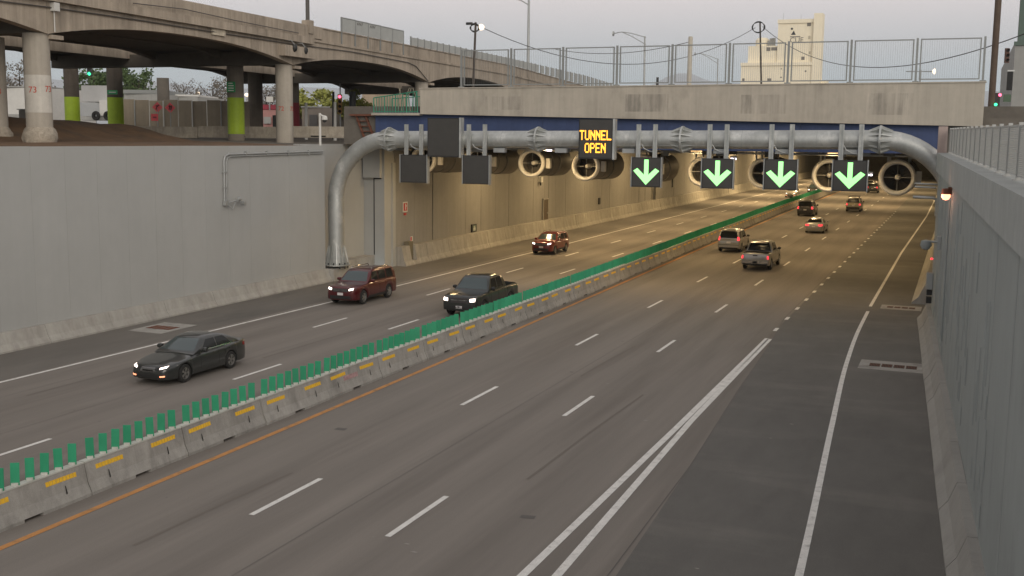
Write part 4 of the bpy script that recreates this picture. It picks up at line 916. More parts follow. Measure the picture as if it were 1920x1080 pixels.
for y in (186, 196, 206): box_at('ladder_rung', 52, 63, y, y+1.4, 129.05, .08, BLACK, t)
t = thing('equipment_cabinet', 'dull grey cabinet standing on the dirt left of the 73 column', 'cabinet', (0, 0, 0)); box_at('housing', 35, 74, 206, 240, 78, 1.2, mat('dull_grey', (.17, .155, .135), .8, .1, 1), t); box_at('lid', 31, 75, 204, 206, 77.9, 1.4, GREYB, t)
t = thing('tall_signboard', 'dark narrow post with white plates left of the 73 column', 'sign', (0, 0, 0)); box_at('post', 69, 72, 152, 240, 92, .2, RUST, t)
for y in (156, 168, 178): box_at('plate', 70, 78, y, y+6, 91.8, .05, WHITE, t)
# white box truck behind the lime columns
t = thing('box_truck', 'pale tank truck parked beyond the lime banded columns', 'truck', (0, 0, 0))
box_at('tank', 152, 206, 160, 191, 128, 2.4, mat('tank_grey', (.42, .42, .41), .6, .06, .6), t); box_at('cab', 186, 206, 188, 217, 127.5, 2.4, WHITE, t); box_at('flatbed', 150, 204, 192, 218, 128.2, 2.3, mat('tank_side', (.36, .37, .37), .6, .06, .6), t); box_at('skirt', 152, 204, 218, 226, 128, 2.3, GREYB, t)
box_at('side_window', 201, 205, 196, 205, 127.3, .1, GLASS, t)
for x in (180, 202): c = at_d(x, 217, 127.2); MB().lathe([(.2, -.15), (.5, -.15), (.55, 0), (.5, .15), (.2, .15)], 18, 'y', c).build('wheel', TYRE, t, True)
# work-zone signs
def diamond(label, px, py, r, D, sym):
    c = at_d(px, py, D); base = Vector((c.x, c.y, 8.75)); t = thing('work_sign', label, 'road sign', base)
    h = c.z-base.z; rx = Vector((cr.x, cr.y, 0)).normalized(); nn = Vector((rx.y, -rx.x, 0)); R_ = r*D/F_PX
    o = Vector((0, 0, h)); MB().add([o+rx*R_, o+Vector((0, 0, R_)), o-rx*R_, o-Vector((0, 0, R_))]+[p-nn*.02 for p in (o+rx*R_, o+Vector((0, 0, R_)), o-rx*R_, o-Vector((0, 0, R_)))], [(0, 1, 2, 3), (7, 6, 5, 4), (0, 4, 5, 1), (1, 5, 6, 2), (2, 6, 7, 3), (3, 7, 4, 0)]).build('panel', PINK, t)
    mb = MB()
    for (x0, z0, x1, z1) in sym: mb.bar(o+nn*.02+rx*(x0*R_)+Vector((0, 0, z0*R_)), o+nn*.02+rx*(x1*R_)+Vector((0, 0, z1*R_)), .02, .16*R_)
    mb.build('symbol', BLACK, t); MB().tube([(-.02*nn.x, -.02*nn.y, 0), (-.03*nn.x, -.03*nn.y, h-R_*.2)], .04, 6).build('stand', STEEL, t); return t, o, rx, nn, R_
t, o, rx, nn, R_ = diamond('pink diamond sign with a black bent arrow, above a small pink plate', 295, 201, 10, 96, [(-.25, -.45, -.1, .1), (-.1, .1, .15, .2), (.1, .1, .15, .45), (.1, .45, .35, .3), (-.3, .2, 0, .3)])
c = at_d(290, 220, 95.8)-t.location; MB().bar(c-rx*.3, c+rx*.3, .03, .6).build('small_plate', PINK, t); MB().bar(c-rx*.15+nn*.03, c+rx*.15+nn*.03, .02, .12).build('plate_text', mat('pink_text', (.3, .05, .06), .6), t)
diamond('pink diamond sign with two black parallel arrows, right of its twin', 319, 202, 10, 96, [(-.2, -.4, -.05, .45), (.12, -.45, .27, .4), (-.25, .2, -.05, .45), (.07, .15, .27, .4)])
def small_sign(label, px0, px1, py0, py1, D, m, lines=0):
    c = at_d((px0+px1)/2, (py0+py1)/2, D); t = thing('street_sign', label, 'road sign', (0, 0, 0)); box_at('panel', px0, px1, py0, py1, D, .04, m, t)
    for k in range(lines): y = py0+(py1-py0)*(k+.7)/(lines+.4); box_at('line_of_text', px0+3, px1-3, y-1, y+.8, D-.05, .02, WHITE, t)
small_sign('small green street sign with white lines, fixed to the lime banded column', 425, 441, 153, 173, 78.8, SIGNG, 4)
small_sign('small blurred green sign beside the lime column behind the dirt mound', 201, 220, 169, 177, 93, SIGNG, 1)
# traffic signals
def signal(label, px, py, D, s, lit, m=BLACK, n=3, post=None):
    c = at_d(px, py, D); t = thing('traffic_signal', label, 'traffic light', c); rx = Vector((cr.x, cr.y, 0)).normalized(); k = s*D/F_PX
    az = math.atan2(rx.y, rx.x); t.rotation_euler.z = az
    MB().box(-.42*k, 0, -n*.5*k, .42*k, .5*k, n*.5*k).build('housing', m, t)
    for i in range(n):
        z = (n/2-.5-i)*k
        MB().lathe([(0, -.02*k), (.3*k, -.01*k), (.32*k, .0)], 16, 'y', (0, -.01*k, z)).build('lens', (SIGG if lit == 'g' and i == n-1 else SIGR if lit == 'r' and i == 0 else DARK), t, True)
        MB().add([(.36*k*math.cos(a), y, z+.36*k*math.sin(a)) for a in [PI*j/8 for j in range(9)] for y in (0, -.4*k)], [(2*j, 2*j+1, 2*j+3, 2*j+2) for j in range(8)]).build('visor', m, t)
    if post: MB().tube([(post[0], .7*k, post[1]), (post[2], .7*k, post[3])], .07, 6).build('arm', STEEL, t)
    return t
signal('traffic signal showing green, hanging under the viaduct between lime columns', 167, 128, 125, 10, 'g', post=(0, 1, 0, 2.4))
signal('amber bodied traffic signal showing red beyond the viaduct', 637, 195, 112, 9, 'r', mat('signal_ochre', (.35, .2, .06), .7), 4, (0, -4, 0, 2))
# dome camera on a white post at the end of the wall
t = thing('camera_post', 'slim white post with a white dome camera at the end of the left wall', 'camera', (-36.55, 60.1, 8.38))
h = at_y(611, 212, 60.1).z-8.38; MB().tube([(0, 0, -1.4), (0, 0, h)], .075, 10).build('post', WHITE, t, True)
MB().tube([(0, 0, h-.1), (.28, 0, h-.2)], .06, 8).lathe([(0, .16), (.14, .12), (.18, 0), (.18, -.1), (.15, -.12)], 14, 'z', (.36, -.05, h-.3)).build('camera_body', WHITE, t, True)
MB().lathe([(.14, -.12), (.12, -.22), (0, -.28)], 14, 'z', (.36, -.05, h-.3)).build('dome', BLACK, t, True)
# poles and small buildings seen under the arch
for px, pt_, pb_, D, r, m, lab in ((574, 193, 240, 95, .13, WHITE, 'white post right of the 72 column'), (628, 191, 240, 95, .13, WHITE, 'white post right of the white dome camera'),
                                  (661, 172, 240, 99, .30, BLACK, 'thick black pole under the arch, between two leafy trees'), (625, 172, 240, 104, .12, BLACK, 'thin black pole left of the amber signal'), (664, 172, 186, 125, .1, BLACK, 'short black hanging pole beyond the arch')):
    b = at_d(px, pb_, D); tp = at_d(px, pt_, D); pole('post', lab, Vector((b.x, b.y, 8.6)), tp, r, r*.9, m, 'post')
t = thing('low_building', 'low greyish brown building with a dark door under the yellow green tree', 'building', (0, 0, 0))
box_at('wall', 566, 626, 202, 246, 135, 9, mat('brown_wall', (.22, .19, .16), .9, .1, .4), t); box_at('roof', 564, 630, 199, 202, 134.7, 10, GREYB, t); box_at('door', 580, 595, 215, 246, 134.9, .1, mat('dark_door', (.09, .085, .08), .7), t)
t = thing('tan_building', 'pale tan building behind the trees at the right of the arch', 'building', (0, 0, 0)); box_at('wall', 679, 706, 172, 246, 150, 10, mat('tan_wall', (.45, .36, .26), .9, .08, .4), t); box_at('roof', 677, 708, 170.5, 172, 149.8, 10.4, GREYB, t)
t = thing('shop_building', 'small building with a red band and pink wall left of the 72 column', 'building', (0, 0, 0)); box_at('wall', 484, 560, 206, 246, 140, 8, mat('pink_wall', (.42, .22, .2), .9, .08, .4), t); box_at('red_band', 483, 561, 196, 206, 139.8, 8.3, mat('red_band', (.30, .04, .06), .8), t); box_at('window', 494, 508, 219, 232, 139.8, .1, GREYB, t); box_at('door', 511, 517, 216, 246, 139.8, .1, GLASS, t)
t = thing('wall_screen', 'pale grey sign panel on the pink building roof', 'sign', (0, 0, 0)); box_at('panel', 499, 512, 181, 191, 139, .1, WHITE, t); box_at('leg', 504, 506, 191, 206, 139.05, .08, STEEL, t)
t = thing('grey_shed', 'long grey shed roof beyond the tan screen', 'building', (0, 0, 0)); box_at('wall', 232, 305, 176, 246, 150, 9, GREYB, t); box_at('roof', 231, 306, 168, 176, 149.5, 10, mat('shed_roof', (.24, .25, .24), .7), t)
t = thing('far_shed', 'pale flat roofed shed behind the dark column at the tan screen', 'building', (0, 0, 0)); box_at('wall', 318, 372, 181, 246, 155, 9, GREYB, t); box_at('roof', 317, 373, 177, 181, 154.5, 10, WHITE, t)

# trees
def leafmat(n, c): return mat(n, c, .7, .35, .9, fine=.2)
def tree(label, px, pyb, pyt, wpx, D, leaf, nleaf=900, bare=False, cat='tree'):
    b = at_d(px, pyb, D); b.z = gz(b.x); top = at_d(px, pyt, D).z; H = top-b.z; Wd = wpx*D/F_PX
    t = thing('tree', label, cat, b)
    mb = MB(); mb.tube([(0, 0, -.2), (.05, 0, H*.25), (0, .1, H*.5), (.1, 0, H*.8)], [.05*H*.5, .038*H*.5, .025*H*.5, .01*H*.5], 8)
    tips = []
    for k in range(14 if not bare else 26):
        z0 = H*random.uniform(.25, .65); a = random.uniform(0, 2*PI); l = Wd*random.uniform(.25, .5); e = Vector((math.cos(a)*l, math.sin(a)*l, min(H*.97, z0+H*random.uniform(.12, .38)))); m_ = e*.5+Vector((0, 0, z0*.5-.1))
        mb.tube([(0, 0, z0), m_, e], [.02*H*.4, .012*H*.4, .004*H*.4], 5); tips += [e, m_.lerp(e, .5), m_]
        if bare:
            for j in range(4): q = m_.lerp(e, random.random()); mb.tube([q, q+Vector((random.uniform(-1, 1), random.uniform(-1, 1), random.uniform(.3, 1)))*Wd*.14], [.02, .008], 4); tips.append(q)
    mb.build('trunk', BARK, t)
    lf = MB(); s = Wd*.035 if not bare else Wd*.02
    cl = [tips[random.randrange(len(tips))]+Vector((random.gauss(0, .06*Wd), random.gauss(0, .06*Wd), random.gauss(0, .05*H))) for _ in range(40)]
    for k in range(nleaf):
        c = random.choice(cl)+Vector((random.gauss(0, .055*Wd), random.gauss(0, .055*Wd), random.gauss(0, .045*H)))
        u = Vector((random.gauss(0, 1), random.gauss(0, 1), random.gauss(0, 1))).normalized(); v = u.orthogonal().normalized(); q = s*random.uniform(.6, 1.3)
        lf.add([c+u*q, c+v*q*.6, c-u*q, c-v*q*.6], [(0, 1, 2, 3)])
    o = lf.build('crown', leaf, t, recalc=False); return t
LG = leafmat('spring_leaf', (.24, .25, .05)); LG2 = leafmat('green_leaf', (.07, .11, .035)); LG3 = leafmat('dull_twig', (.15, .13, .10))
tree('yellow green leafy tree framed by the arch, left of the black pole', 604, 245, 160, 120, 140, LG, 3200)
tree('smaller yellow green tree framed by the arch, right of the black pole', 674, 245, 172, 80, 118, LG, 2400)
tree('green tree seen between the lime columns and the dark column', 262, 235, 124, 90, 165, LG2, 2600)
tree('green tree behind the green traffic signal', 178, 235, 114, 100, 170, LG2, 2600)
tree('bare grey brown tree crown behind the white building', 40, 235, 120, 110, 165, LG3, 1300, True)
tree('sparse brown budding tree above the tan screen, left', 345, 240, 150, 70, 175, LG3, 900, True)
tree('sparse brown budding tree above the tan screen, right', 400, 240, 142, 90, 180, LG3, 1200, True)
tree('brown twiggy tree between the lime column and the 72 column', 500, 240, 150, 80, 185, LG3, 900, True)
for px, py, D, lab in ((371, 175, 190, 'lit street lamp glowing among the brown trees'), (463, 178, 170, 'lit street lamp between the lime column and the dark column')):
    c = at_d(px, py, D); t = pole('street_lamp', lab, Vector((c.x, c.y, 8.6)), c+Vector((0, 0, .1)), .1, .08)
    MB().lathe([(0, .3), (.35, .15), (.35, -.1), (0, -.3)], 12, 'z', (0, 0, c.z-8.6)).build('bulb', LAMPC, t, True)

# ------------------------------------------------------------------ right edge: pole, signals, building
t = thing('grey_building', 'plain grey building wall at the upper right edge', 'building', (0, 0, 0))
a = at_y(1899, 150, 96); zt = at_y(1903, 78, 96).z; a2 = at_y(1911, 40, 100)
MB().box(a.x, 96, 7, a.x+16, 130, zt).build('wall', GREYB, t); MB().box(a2.x, 100, zt+.01, a2.x+14, 101.2, zt+9).build('upper_storey', mat('green_trim', (.10, .14, .115), .7), t)
MB().box(a.x-.1, 95.9, zt-.3, a.x+16, 95.99, zt).build('roof_edge', MATS['green_trim'], t)
c = at_y(1858, 205, 76); e = at_y(1874, -30, 76)
pole('utility_pole', 'thick dark brown pole at the right end of the parapet', Vector((c.x, c.y, 7.5)), e, .2, .19, mat('brown_pole', (.10, .07, .05), .85, .15, 2), 'utility pole')
t = signal('three lens traffic signal seen from its side near the right edge', 1889, 104, 72, 9, '', mat('signal_rust', (.10, .05, .035), .7), 3)
t = thing('signal_backplate', 'dark signal back plate hanging below the side-on signal', 'traffic light', (0, 0, 0)); box_at('plate', 1889, 1897, 134, 169, 70, .3, BLACK, t); box_at('bracket', 1889, 1903, 131, 134, 70.1, .1, STEEL, t)
t = thing('pedestrian_signal', 'traffic light with red and green lenses lit at the foot of the brown pole', 'traffic light', (0, 0, 0))
box_at('housing', 1858, 1874, 174, 202, 69, .5, BLACK, t); c = at_d(1875, 178, 68.8); MB().lathe([(0, -.03), (.085, -.02), (.095, .0)], 16, 'y', c).build('red_lens', SIGR, t, True); c = at_d(1867, 196, 68.8); MB().lathe([(0, -.03), (.085, -.02), (.095, .0)], 16, 'y', c).build('green_lens', SIGG, t, True)
small_sign('small dull green square sign beside the red signal lens', 1882, 1895, 177, 191, 70, mat('dull_green', (.08, .13, .08), .7))
t = thing('guard_rail', 'pale horizontal rail below the red signal at the right edge', 'railing', (0, 0, 0)); box_at('rail', 1846, 1893, 200, 204, 71, .1, WHITE, t)
for x in (1850, 1870, 1889): box_at('post', x, x+2, 204, 222, 71, .08, STEEL, t)

# ------------------------------------------------------------------ vehicles
def paintm(n, c, metal=.3, rough=.32): return mat(n, c, rough, .03, 3, metal=metal, coat=.8)
RIMB = MB().lathe([(.0, .07), (.10, .075), (.9, .02)], 24, 'x')
def wheel_meshes(R, w, rimm):
    ty = MB().lathe([(R*.62, -w/2), (R*.93, -w/2), (R, -w/2+.03), (R, w/2-.03), (R*.93, w/2), (R*.64, w/2), (R*.62, w/2-.05)], 28, 'x').mesh('wheel', TYRE, 35)
    rm = MB(); rm.lathe([(R*.64, w/2-.005), (R*.60, w/2-.002), (R*.57, w/2-.05), (R*.57, -w/2)], 28, 'x').lathe([(R*.17, w/2-.02), (0, w/2-.015)], 16, 'x')
    for k in range(5):
        a = 2*PI*k/5; 
        for da in (-.13, .13): rm.bar((w/2-.03, R*.1*math.cos(a), R*.1*math.sin(a)), (w/2-.03, R*.58*math.cos(a+da), R*.58*math.sin(a+da)), R*.11, .03)
    bk = MB().lathe([(R*.57, 0), (0, 0)], 20, 'x')
    return ty, rm.mesh('rim', rimm, 35), bk.mesh('brake_disc', DARK)
def vehicle(name, label, cat, loc, rz, L, Wd, Hroof, wb, fo, R, zb, top, plan, cab, wr, body, beltz, rimm=RIM, bed=None, on=True, rear_on=False, spec=None):
    """s runs from the front bumper (0) to the tail (L). top: height of bonnet / belt / deck; plan: half width; cab: roof height over s"""
    spec = spec or {}
    t = thing(name, label, cat, loc, None, rz)
    zr = max(z for s, z in cab); s0, s1 = cab[0][0], cab[-1][0]
    wb2 = lambda s: smoothi(plan, s)*.93
    wrf = lambda s: wr*(1-.10*max(0, (s0+ (s1-s0)*.45 - s)/(s1-s0))-.06*max(0, (s-(s0+(s1-s0)*.7))/(s1-s0)))
    ax = [fo, fo+wb]; RA_ = R+.055
    st = set([0, .015, .04, .08, .14, .22, L-.22, L-.14, L-.08, L-.04, L-.015, L])
    q = .22
    while q < L-.22: st.add(round(q, 3)); q += .11
    for a in ax:
        for j in range(-8, 9): st.add(round(a+RA_*math.sin(PI/2*j/8), 4))
        st.add(round(a-RA_-.004, 4)); st.add(round(a+RA_+.004, 4))
    st = sorted(st); mb = MB(); rings = []
    endr = spec.get('end', .10)
    for s in st:
        w = smoothi(plan, s); zt = smoothi(top, s)
        e = min(1, min(s, L-s)/endr); rd = math.sqrt(max(0, 1-(1-e)**2))     # rounded ends
        zl = zb+(1-rd)*.10; zt = zt-(1-rd)*.05
        zs = zl+.03
        for a in ax:
            if abs(s-a) < RA_: zs = max(zs, R+math.sqrt(max(0, RA_**2-(s-a)**2)))
        zs = min(zs, zt-.12); wi = w*.70; y = L/2-s
        bd = spec.get('bed')
        H = zt-zs
        half = [(0, zl), (wi, zl), (wi, max(zs, zl+.02)), (w*.965, zs), (w*.995, zs+H*.18), (w, zs+H*.45), (w*.992, zs+H*.66), (w*.965, zs+H*.84), (w*.93, zs+H*.94), (w*.86, zt-.004), (w*.6, zt+.016), (w*.3, zt+.026), (0, zt+.03)]
        if bd and bd[0] < s < bd[1]: half[9:] = [(w*.88, zt), (w*.86, zt-.42), (w*.4, zt-.44), (0, zt-.44)]
        ring = half+[(-x, z) for x, z in half[-2:0:-1]]
        rings.append([(x, y, z) for x, z in ring])
    n = len(rings[0]); mb.add([p for r in rings for p in r], [(i*n+k, i*n+(k+1) % n, (i+1)*n+(k+1) % n, (i+1)*n+k) for i in range(len(rings)-1) for k in range(n)]+[tuple(range(n)), tuple(range(len(rings)*n-1, (len(rings)-1)*n-1, -1))])
    # cabin
    cs = [s0+(s1-s0)*k/44 for k in range(45)]; rg = []
    for s in cs:
        zc = max(beltz-.04, smoothi(cab, s)); b_ = beltz-.05; wbs = wb2(s); H = zr-beltz
        xa = lambda z: wbs+(wrf(s)-wbs)*max(0, min(1, (z-beltz)/H))
        zz = [b_, b_+(zc-b_)*.35, b_+(zc-b_)*.7, zc-min(.075, (zc-b_)*.2)]
        half = [(xa(z), z) for z in zz]; xt = xa(zc)
        half += [(xt*.965, zc-min(.03, (zc-b_)*.1)), (xt*.88, zc), (xt*.55, zc+.018), (0, zc+.025)]
        ring = half+[(-x, z) for x, z in half[-2::-1]]
        rg.append([(x, L/2-s, z) for x, z in ring])
    n2 = len(rg[0]); o = len(mb.v); mb.add([p for r in rg for p in r], [(i*n2+k, i*n2+k+1, (i+1)*n2+k+1, (i+1)*n2+k) for i in range(44) for k in range(n2-1)]+[tuple(range(n2)), tuple(range(45*n2-1, 44*n2-1, -1))])
    bvh = BVHTree.FromPolygons([Vector(v) for v in mb.v], mb.f)
    mb.build('body', body, t, 38)
    def patch(nm, quad, axis, m, off=.006, nu=8, nv=4, parent=t, sgn=1, maxd=None, thick=.02):
        """lay a thin fitted piece on the body: quad of 2-D corners seen along axis ('f' front, 'r' rear, 'l'/'e' sides)"""
        vs = []; good = []
        last = None
        for j in range(nv+1):
            for i in range(nu+1):
                u, v = i/nu, j/nv
                a = Vector(quad[0]).lerp(Vector(quad[1]), u); b = Vector(quad[3]).lerp(Vector(quad[2]), u); p = a.lerp(b, v)
                if axis == 'f': org, d = Vector((p.x, L, p.y)), Vector((0, -1, 0))
                elif axis == 'r': org, d = Vector((p.x, -L, p.y)), Vector((0, 1, 0))
                elif axis == 'fd': org, d = Vector((p.x, L, p.y+ L*.9)), Vector((0, -1, -.9)).normalized()
                else: org, d = Vector((sgn*3, L/2-p.x, p.y)), Vector((-sgn, 0, 0))
                h, nn, _, _ = bvh.ray_cast(org, d)
                if h is None: h = None
                vs.append((h, d))
        hs = [h for h, d in vs if h is not None]
        if len(hs) < len(vs)*.5: return None
        out = []
        for h, d in vs:
            if h is None:
                h = min(hs, key=lambda q: 0) if not out else out[-1]+d*off
            out.append(h-d*off)
        N_ = nu+1; base = [p+vs[k][1]*(off+thick) for k, p in enumerate(out)]
        fs = [(j*N_+i, j*N_+i+1, (j+1)*N_+i+1, (j+1)*N_+i) for j in range(nv) for i in range(nu)]
        M_ = len(out); rim_ = [i for i in range(nu)]+[j*N_+nu for j in range(nv)]+[nv*N_+i for i in range(nu, 0, -1)]+[j*N_ for j in range(nv, 0, -1)]
        fs += [(rim_[k], rim_[(k+1) % len(rim_)], rim_[(k+1) % len(rim_)]+M_, rim_[k]+M_) for k in range(len(rim_))]
        return MB().add(out+base, fs).build(nm, m, parent, 50)
    # wheels
    ty, rm, bk = wheel_meshes(R, .23, rimm); wx = smoothi(plan, fo)-.125
    for a in ax:
        for sg in (1, -1):
            w = obj('wheel', ty, t, (sg*wx, L/2-a, R), 0 if sg > 0 else PI); obj('rim', rm, w); obj('brake_disc', bk, w)
    # glass
    roof_f = spec.get('roof_f', s0+.8); belt = beltz
    if spec.get('ws', True):
        wq = wb2(s0+.25)*.88; wt = wrf(roof_f)*.84
        patch('windshield', [(-wq, beltz+.05), (wq, beltz+.05), (wt, zr-.075), (-wt, zr-.075)], 'f', SILG, nu=12, nv=8)
    rgz = spec.get('rear_glass', beltz+.07); wq = wb2(s1-.2)*.89; wt = wrf(s1-.3)*.86
    patch('rear_window', [(-wq, rgz), (wq, rgz), (wt, zr-.09), (-wt, zr-.09)], 'r', GLASS, nu=12, nv=8)
    H = zr-beltz
    for sg in (1, -1):
        for (a0, a1, b0, b1) in spec['win']:     # lower edge a0..a1, upper edge b0..b1
            patch('side_window', [(a0, beltz+.045), (a1, beltz+.045), (b1, zr-.115), (b0, zr-.115)], 's', GLASS, sgn=sg, nu=8, nv=6)
        if spec.get('chrome'):
            a0, a1 = spec['win'][0][0], spec['win'][-1][1]; patch('window_trim', [(a0, beltz+.012), (a1, beltz+.012), (a1, beltz+.04), (a0, beltz+.04)], 's', CHROME, sgn=sg, nu=16, nv=1, off=.012)
        for sx in spec['seams']: patch('door_seam', [(sx, zb+.14), (sx+.014, zb+.14), (sx+.014, beltz+.02), (sx, beltz+.02)], 's', DARK, sgn=sg, nu=1, nv=10, off=.003)
        for sx in spec['handles']: patch('door_handle', [(sx, beltz-.13), (sx+.17, beltz-.13), (sx+.17, beltz-.095), (sx, beltz-.095)], 's', spec.get('handle_m', body), sgn=sg, nu=3, nv=1, off=.03)
        sm = spec['mirror']; xm = wb2(sm)+.02
        MB().lathe([(0, -.1), (.085, -.09), (.10, 0), (.07, .11), (0, .13)], 12, 'x', (sg*(xm+.13), L/2-sm, beltz+.07)).bar((sg*(xm-.04), L/2-sm, beltz+.0), (sg*(xm+.08), L/2-sm, beltz+.03), .06, .05).build('wing_mirror', spec.get('mirror_m', body), t, 40)
        if spec.get('clad'): 
            a = ax[0]+RA_+.03; b = ax[1]-RA_-.03; patch('side_sill', [(a, zb+.035), (b, zb+.035), (b, zb+.17), (a, zb+.17)], 's', TRIM, sgn=sg, nu=10, nv=2, off=.012)
        if spec.get('rails'):
            r0_, r1_ = spec['rails']; x = wrf(r0_)*.86; MB().tube([(sg*x, L/2-r0_, zr-.02), (sg*x, L/2-r0_-.1, zr+.06), (sg*x, L/2-r1_+.1, zr+.06), (sg*x, L/2-r1_, zr-.02)], .022, 6).build('roof_rail', spec.get('rail_m', CHROME), t, True)
        for key, nm, axn, mm in (('head', 'headlight', 'f', HEAD if on else GREYB), ('headw', 'headlight_housing', 'f', TRIM), ('fog', 'fog_lamp', 'f', FOGL), ('tail', 'tail_light', 'r', TAIL if rear_on else TAILD)):
            for (x0, x1, z0, z1, dz) in spec.get(key, []):
                qd = [(x0, z0), (x1, z0+dz), (x1, z1+dz), (x0, z1)]
                qd = [(sg*x, z) for x, z in qd]
                patch(nm, qd, axn, mm, nu=6, nv=3, off=.012 if key != 'headw' else .006)
        for (a0, a1, z0, z1) in spec.get('tails', []): patch('tail_light', [(a0, z0), (a1, z0), (a1, z1), (a0, z1)], 's', TAIL if rear_on else TAILD, sgn=sg, nu=3, nv=3, off=.008)
    for nm, axn, quad, mm in spec.get('extra', []): patch(nm, quad, axn, mm, nu=8, nv=3, off=.010)
    return t

# plan / profile helpers: sedan, sport utility, pickup
def sedan(label, loc, rz, body, on=True, rear=False, chrome=True, hw=.93, cat='sedan', rimm=RIM):
    L = 4.95
    return vehicle('sedan', label, cat, loc, rz, L, 1.87, 1.45, 2.78, .96, .335, .19,
        [(0, .60), (.12, .68), (.5, .76), (1.2, .87), (1.75, .95), (2.6, .96), (4.0, 1.0), (4.45, 1.03), (4.85, 1.0), (L, .93)],
        [(0, hw*.66), (.06, hw*.76), (.2, hw*.86), (.5, hw*.95), (1.0, hw*.99), (2.4, hw), (3.9, hw*.98), (4.5, hw*.92), (4.85, hw*.82), (L, hw*.74)],
        [(1.42, .90), (1.75, 1.07), (2.1, 1.265), (2.42, 1.41), (2.8, 1.455), (3.2, 1.445), (3.6, 1.375), (4.0, 1.23), (4.42, 1.0)],
        .63, body, .97, rimm, on=on, rear_on=rear,
        spec=dict(win=[(2.02, 2.92, 2.45, 2.92), (2.99, 3.82, 2.99, 3.50)], seams=[1.85, 2.95, 3.80], handles=[2.62, 3.6], mirror=1.98, chrome=chrome, roof_f=2.4, rear_glass=1.06, end=.16,
            head=[(.50, .72, .60, .66, .06)], headw=[(.36, .78, .555, .68, .06)], fog=[(.52, .70, .325, .37, .02)], tail=[(.44, .80, .74, .90, 0)], tails=[(4.60, 4.86, .78, .90)],
            extra=[('grille', 'f', [(-.33, .50), (.33, .50), (.30, .66), (-.30, .66)], mat('smoked_chrome', (.22, .22, .22), .25, metal=.8)), ('grille_slot', 'f', [(-.24, .53), (.24, .53), (.22, .58), (-.22, .58)], DARK),
                   ('air_intake', 'f', [(-.46, .28), (.46, .28), (.44, .40), (-.44, .40)], TRIM), ('licence_plate', 'r', [(-.16, .62), (.16, .62), (.16, .76), (-.16, .76)], PLATE)]))
def suv(label, loc, rz, body, L=4.85, H=1.75, hw=.96, on=True, rear=False, cat='suv', beltz=1.12, wb=2.86, fo=.93, R=.375, boxy=0, trimm=TRIM, rails=True, rimm=RIM, rearglass=None, lampz=0, name='sport_utility', frontkit=True, tailz=None, handle=None):
    k = L/4.85; b = beltz; e = L
    ex = []
    if frontkit: ex += [('grille', 'f', [(-.44, .72), (.44, .72), (.46, .90), (-.46, .90)], mat('grille_dark', (.05, .045, .045), .4)), ('grille_bar', 'f', [(-.43, .79), (.43, .79), (.43, .815), (-.43, .815)], CHROME), ('lower_bumper', 'f', [(-.74, .34), (.74, .34), (.74, .52), (-.74, .52)], TRIM),
                        ('licence_plate', 'f', [(-.17, .54), (.17, .54), (.17, .68), (-.17, .68)], PLATE)]
    tz = tailz or (.88, 1.16)
    ex += [('rear_bumper', 'r', [(-.80, .42), (.80, .42), (.80, .60), (-.80, .60)], trimm), ('rear_plate', 'r', [(-.17, .74), (.17, .74), (.17, .88), (-.17, .88)], PLATE), ('rear_valance', 'r', [(-.74, .30), (.74, .30), (.74, .415), (-.74, .415)], TRIM), ('tailgate_strip', 'r', [(-.45, b-.06), (.45, b-.06), (.45, b-.02), (-.45, b-.02)], mat('dim_chrome', (.3, .29, .27), .3, metal=.6)), ('bumper_step', 'r', [(-.82, .605), (.82, .605), (.82, .635), (-.82, .635)], DARK)]
    rf = 2.05*k-boxy*.1
    cabp = [(1.28*k, b-.08), (1.6*k, b+.18), (rf, H-.09), (rf+.35, H-.01), (3.2*k, H), (4.2*k, H-.03), (e-.28+boxy*.08, H-.08), (e-.12+boxy*.04, H-.30), (e-.04, b-.02)]
    return vehicle(name, label, cat, loc, rz, L, hw*2, H, wb, fo, R, .26,
        [(0, .86), (.1, .95), (.4, 1.01), (1.0*k, 1.06), (1.5*k, b-.01), (2.5*k, b), (e-.3, b), (e, b-.04)],
        [(0, hw*.74), (.06, hw*.83), (.22, hw*.92), (.6, hw*.98), (1.5, hw), (e-1, hw*.99), (e-.2, hw*.95), (e-.05, hw*.90), (e, hw*.86)],
        cabp, hw*.76, body, b, rimm, on=on, rear_on=rear,
        spec=dict(win=[(1.78*k, 2.62*k, 2.10*k, 2.62*k), (2.70*k, 3.52*k, 2.70*k, 3.52*k), (3.62*k, e-.42, 3.62*k, e-.55)], seams=[1.62*k, 2.66*k, 3.56*k], handles=[2.38*k, 3.3*k], handle_m=handle or body, mirror=1.72*k, clad=True, rails=(2.3*k, e-.6) if rails else None, roof_f=rf, rear_glass=rearglass or b+.05, end=.12, mirror_m=TRIM if boxy else body,
            head=[(.52, .76, .80+lampz, .90+lampz, .05)], headw=[(.47, .84, .77+lampz, .935+lampz, .05)], fog=[], tail=[(hw*.73, hw*.88, tz[0], tz[1], 0)], tails=[(e-.22, e-.03, tz[0]+.02, tz[1]-.02)], extra=ex))
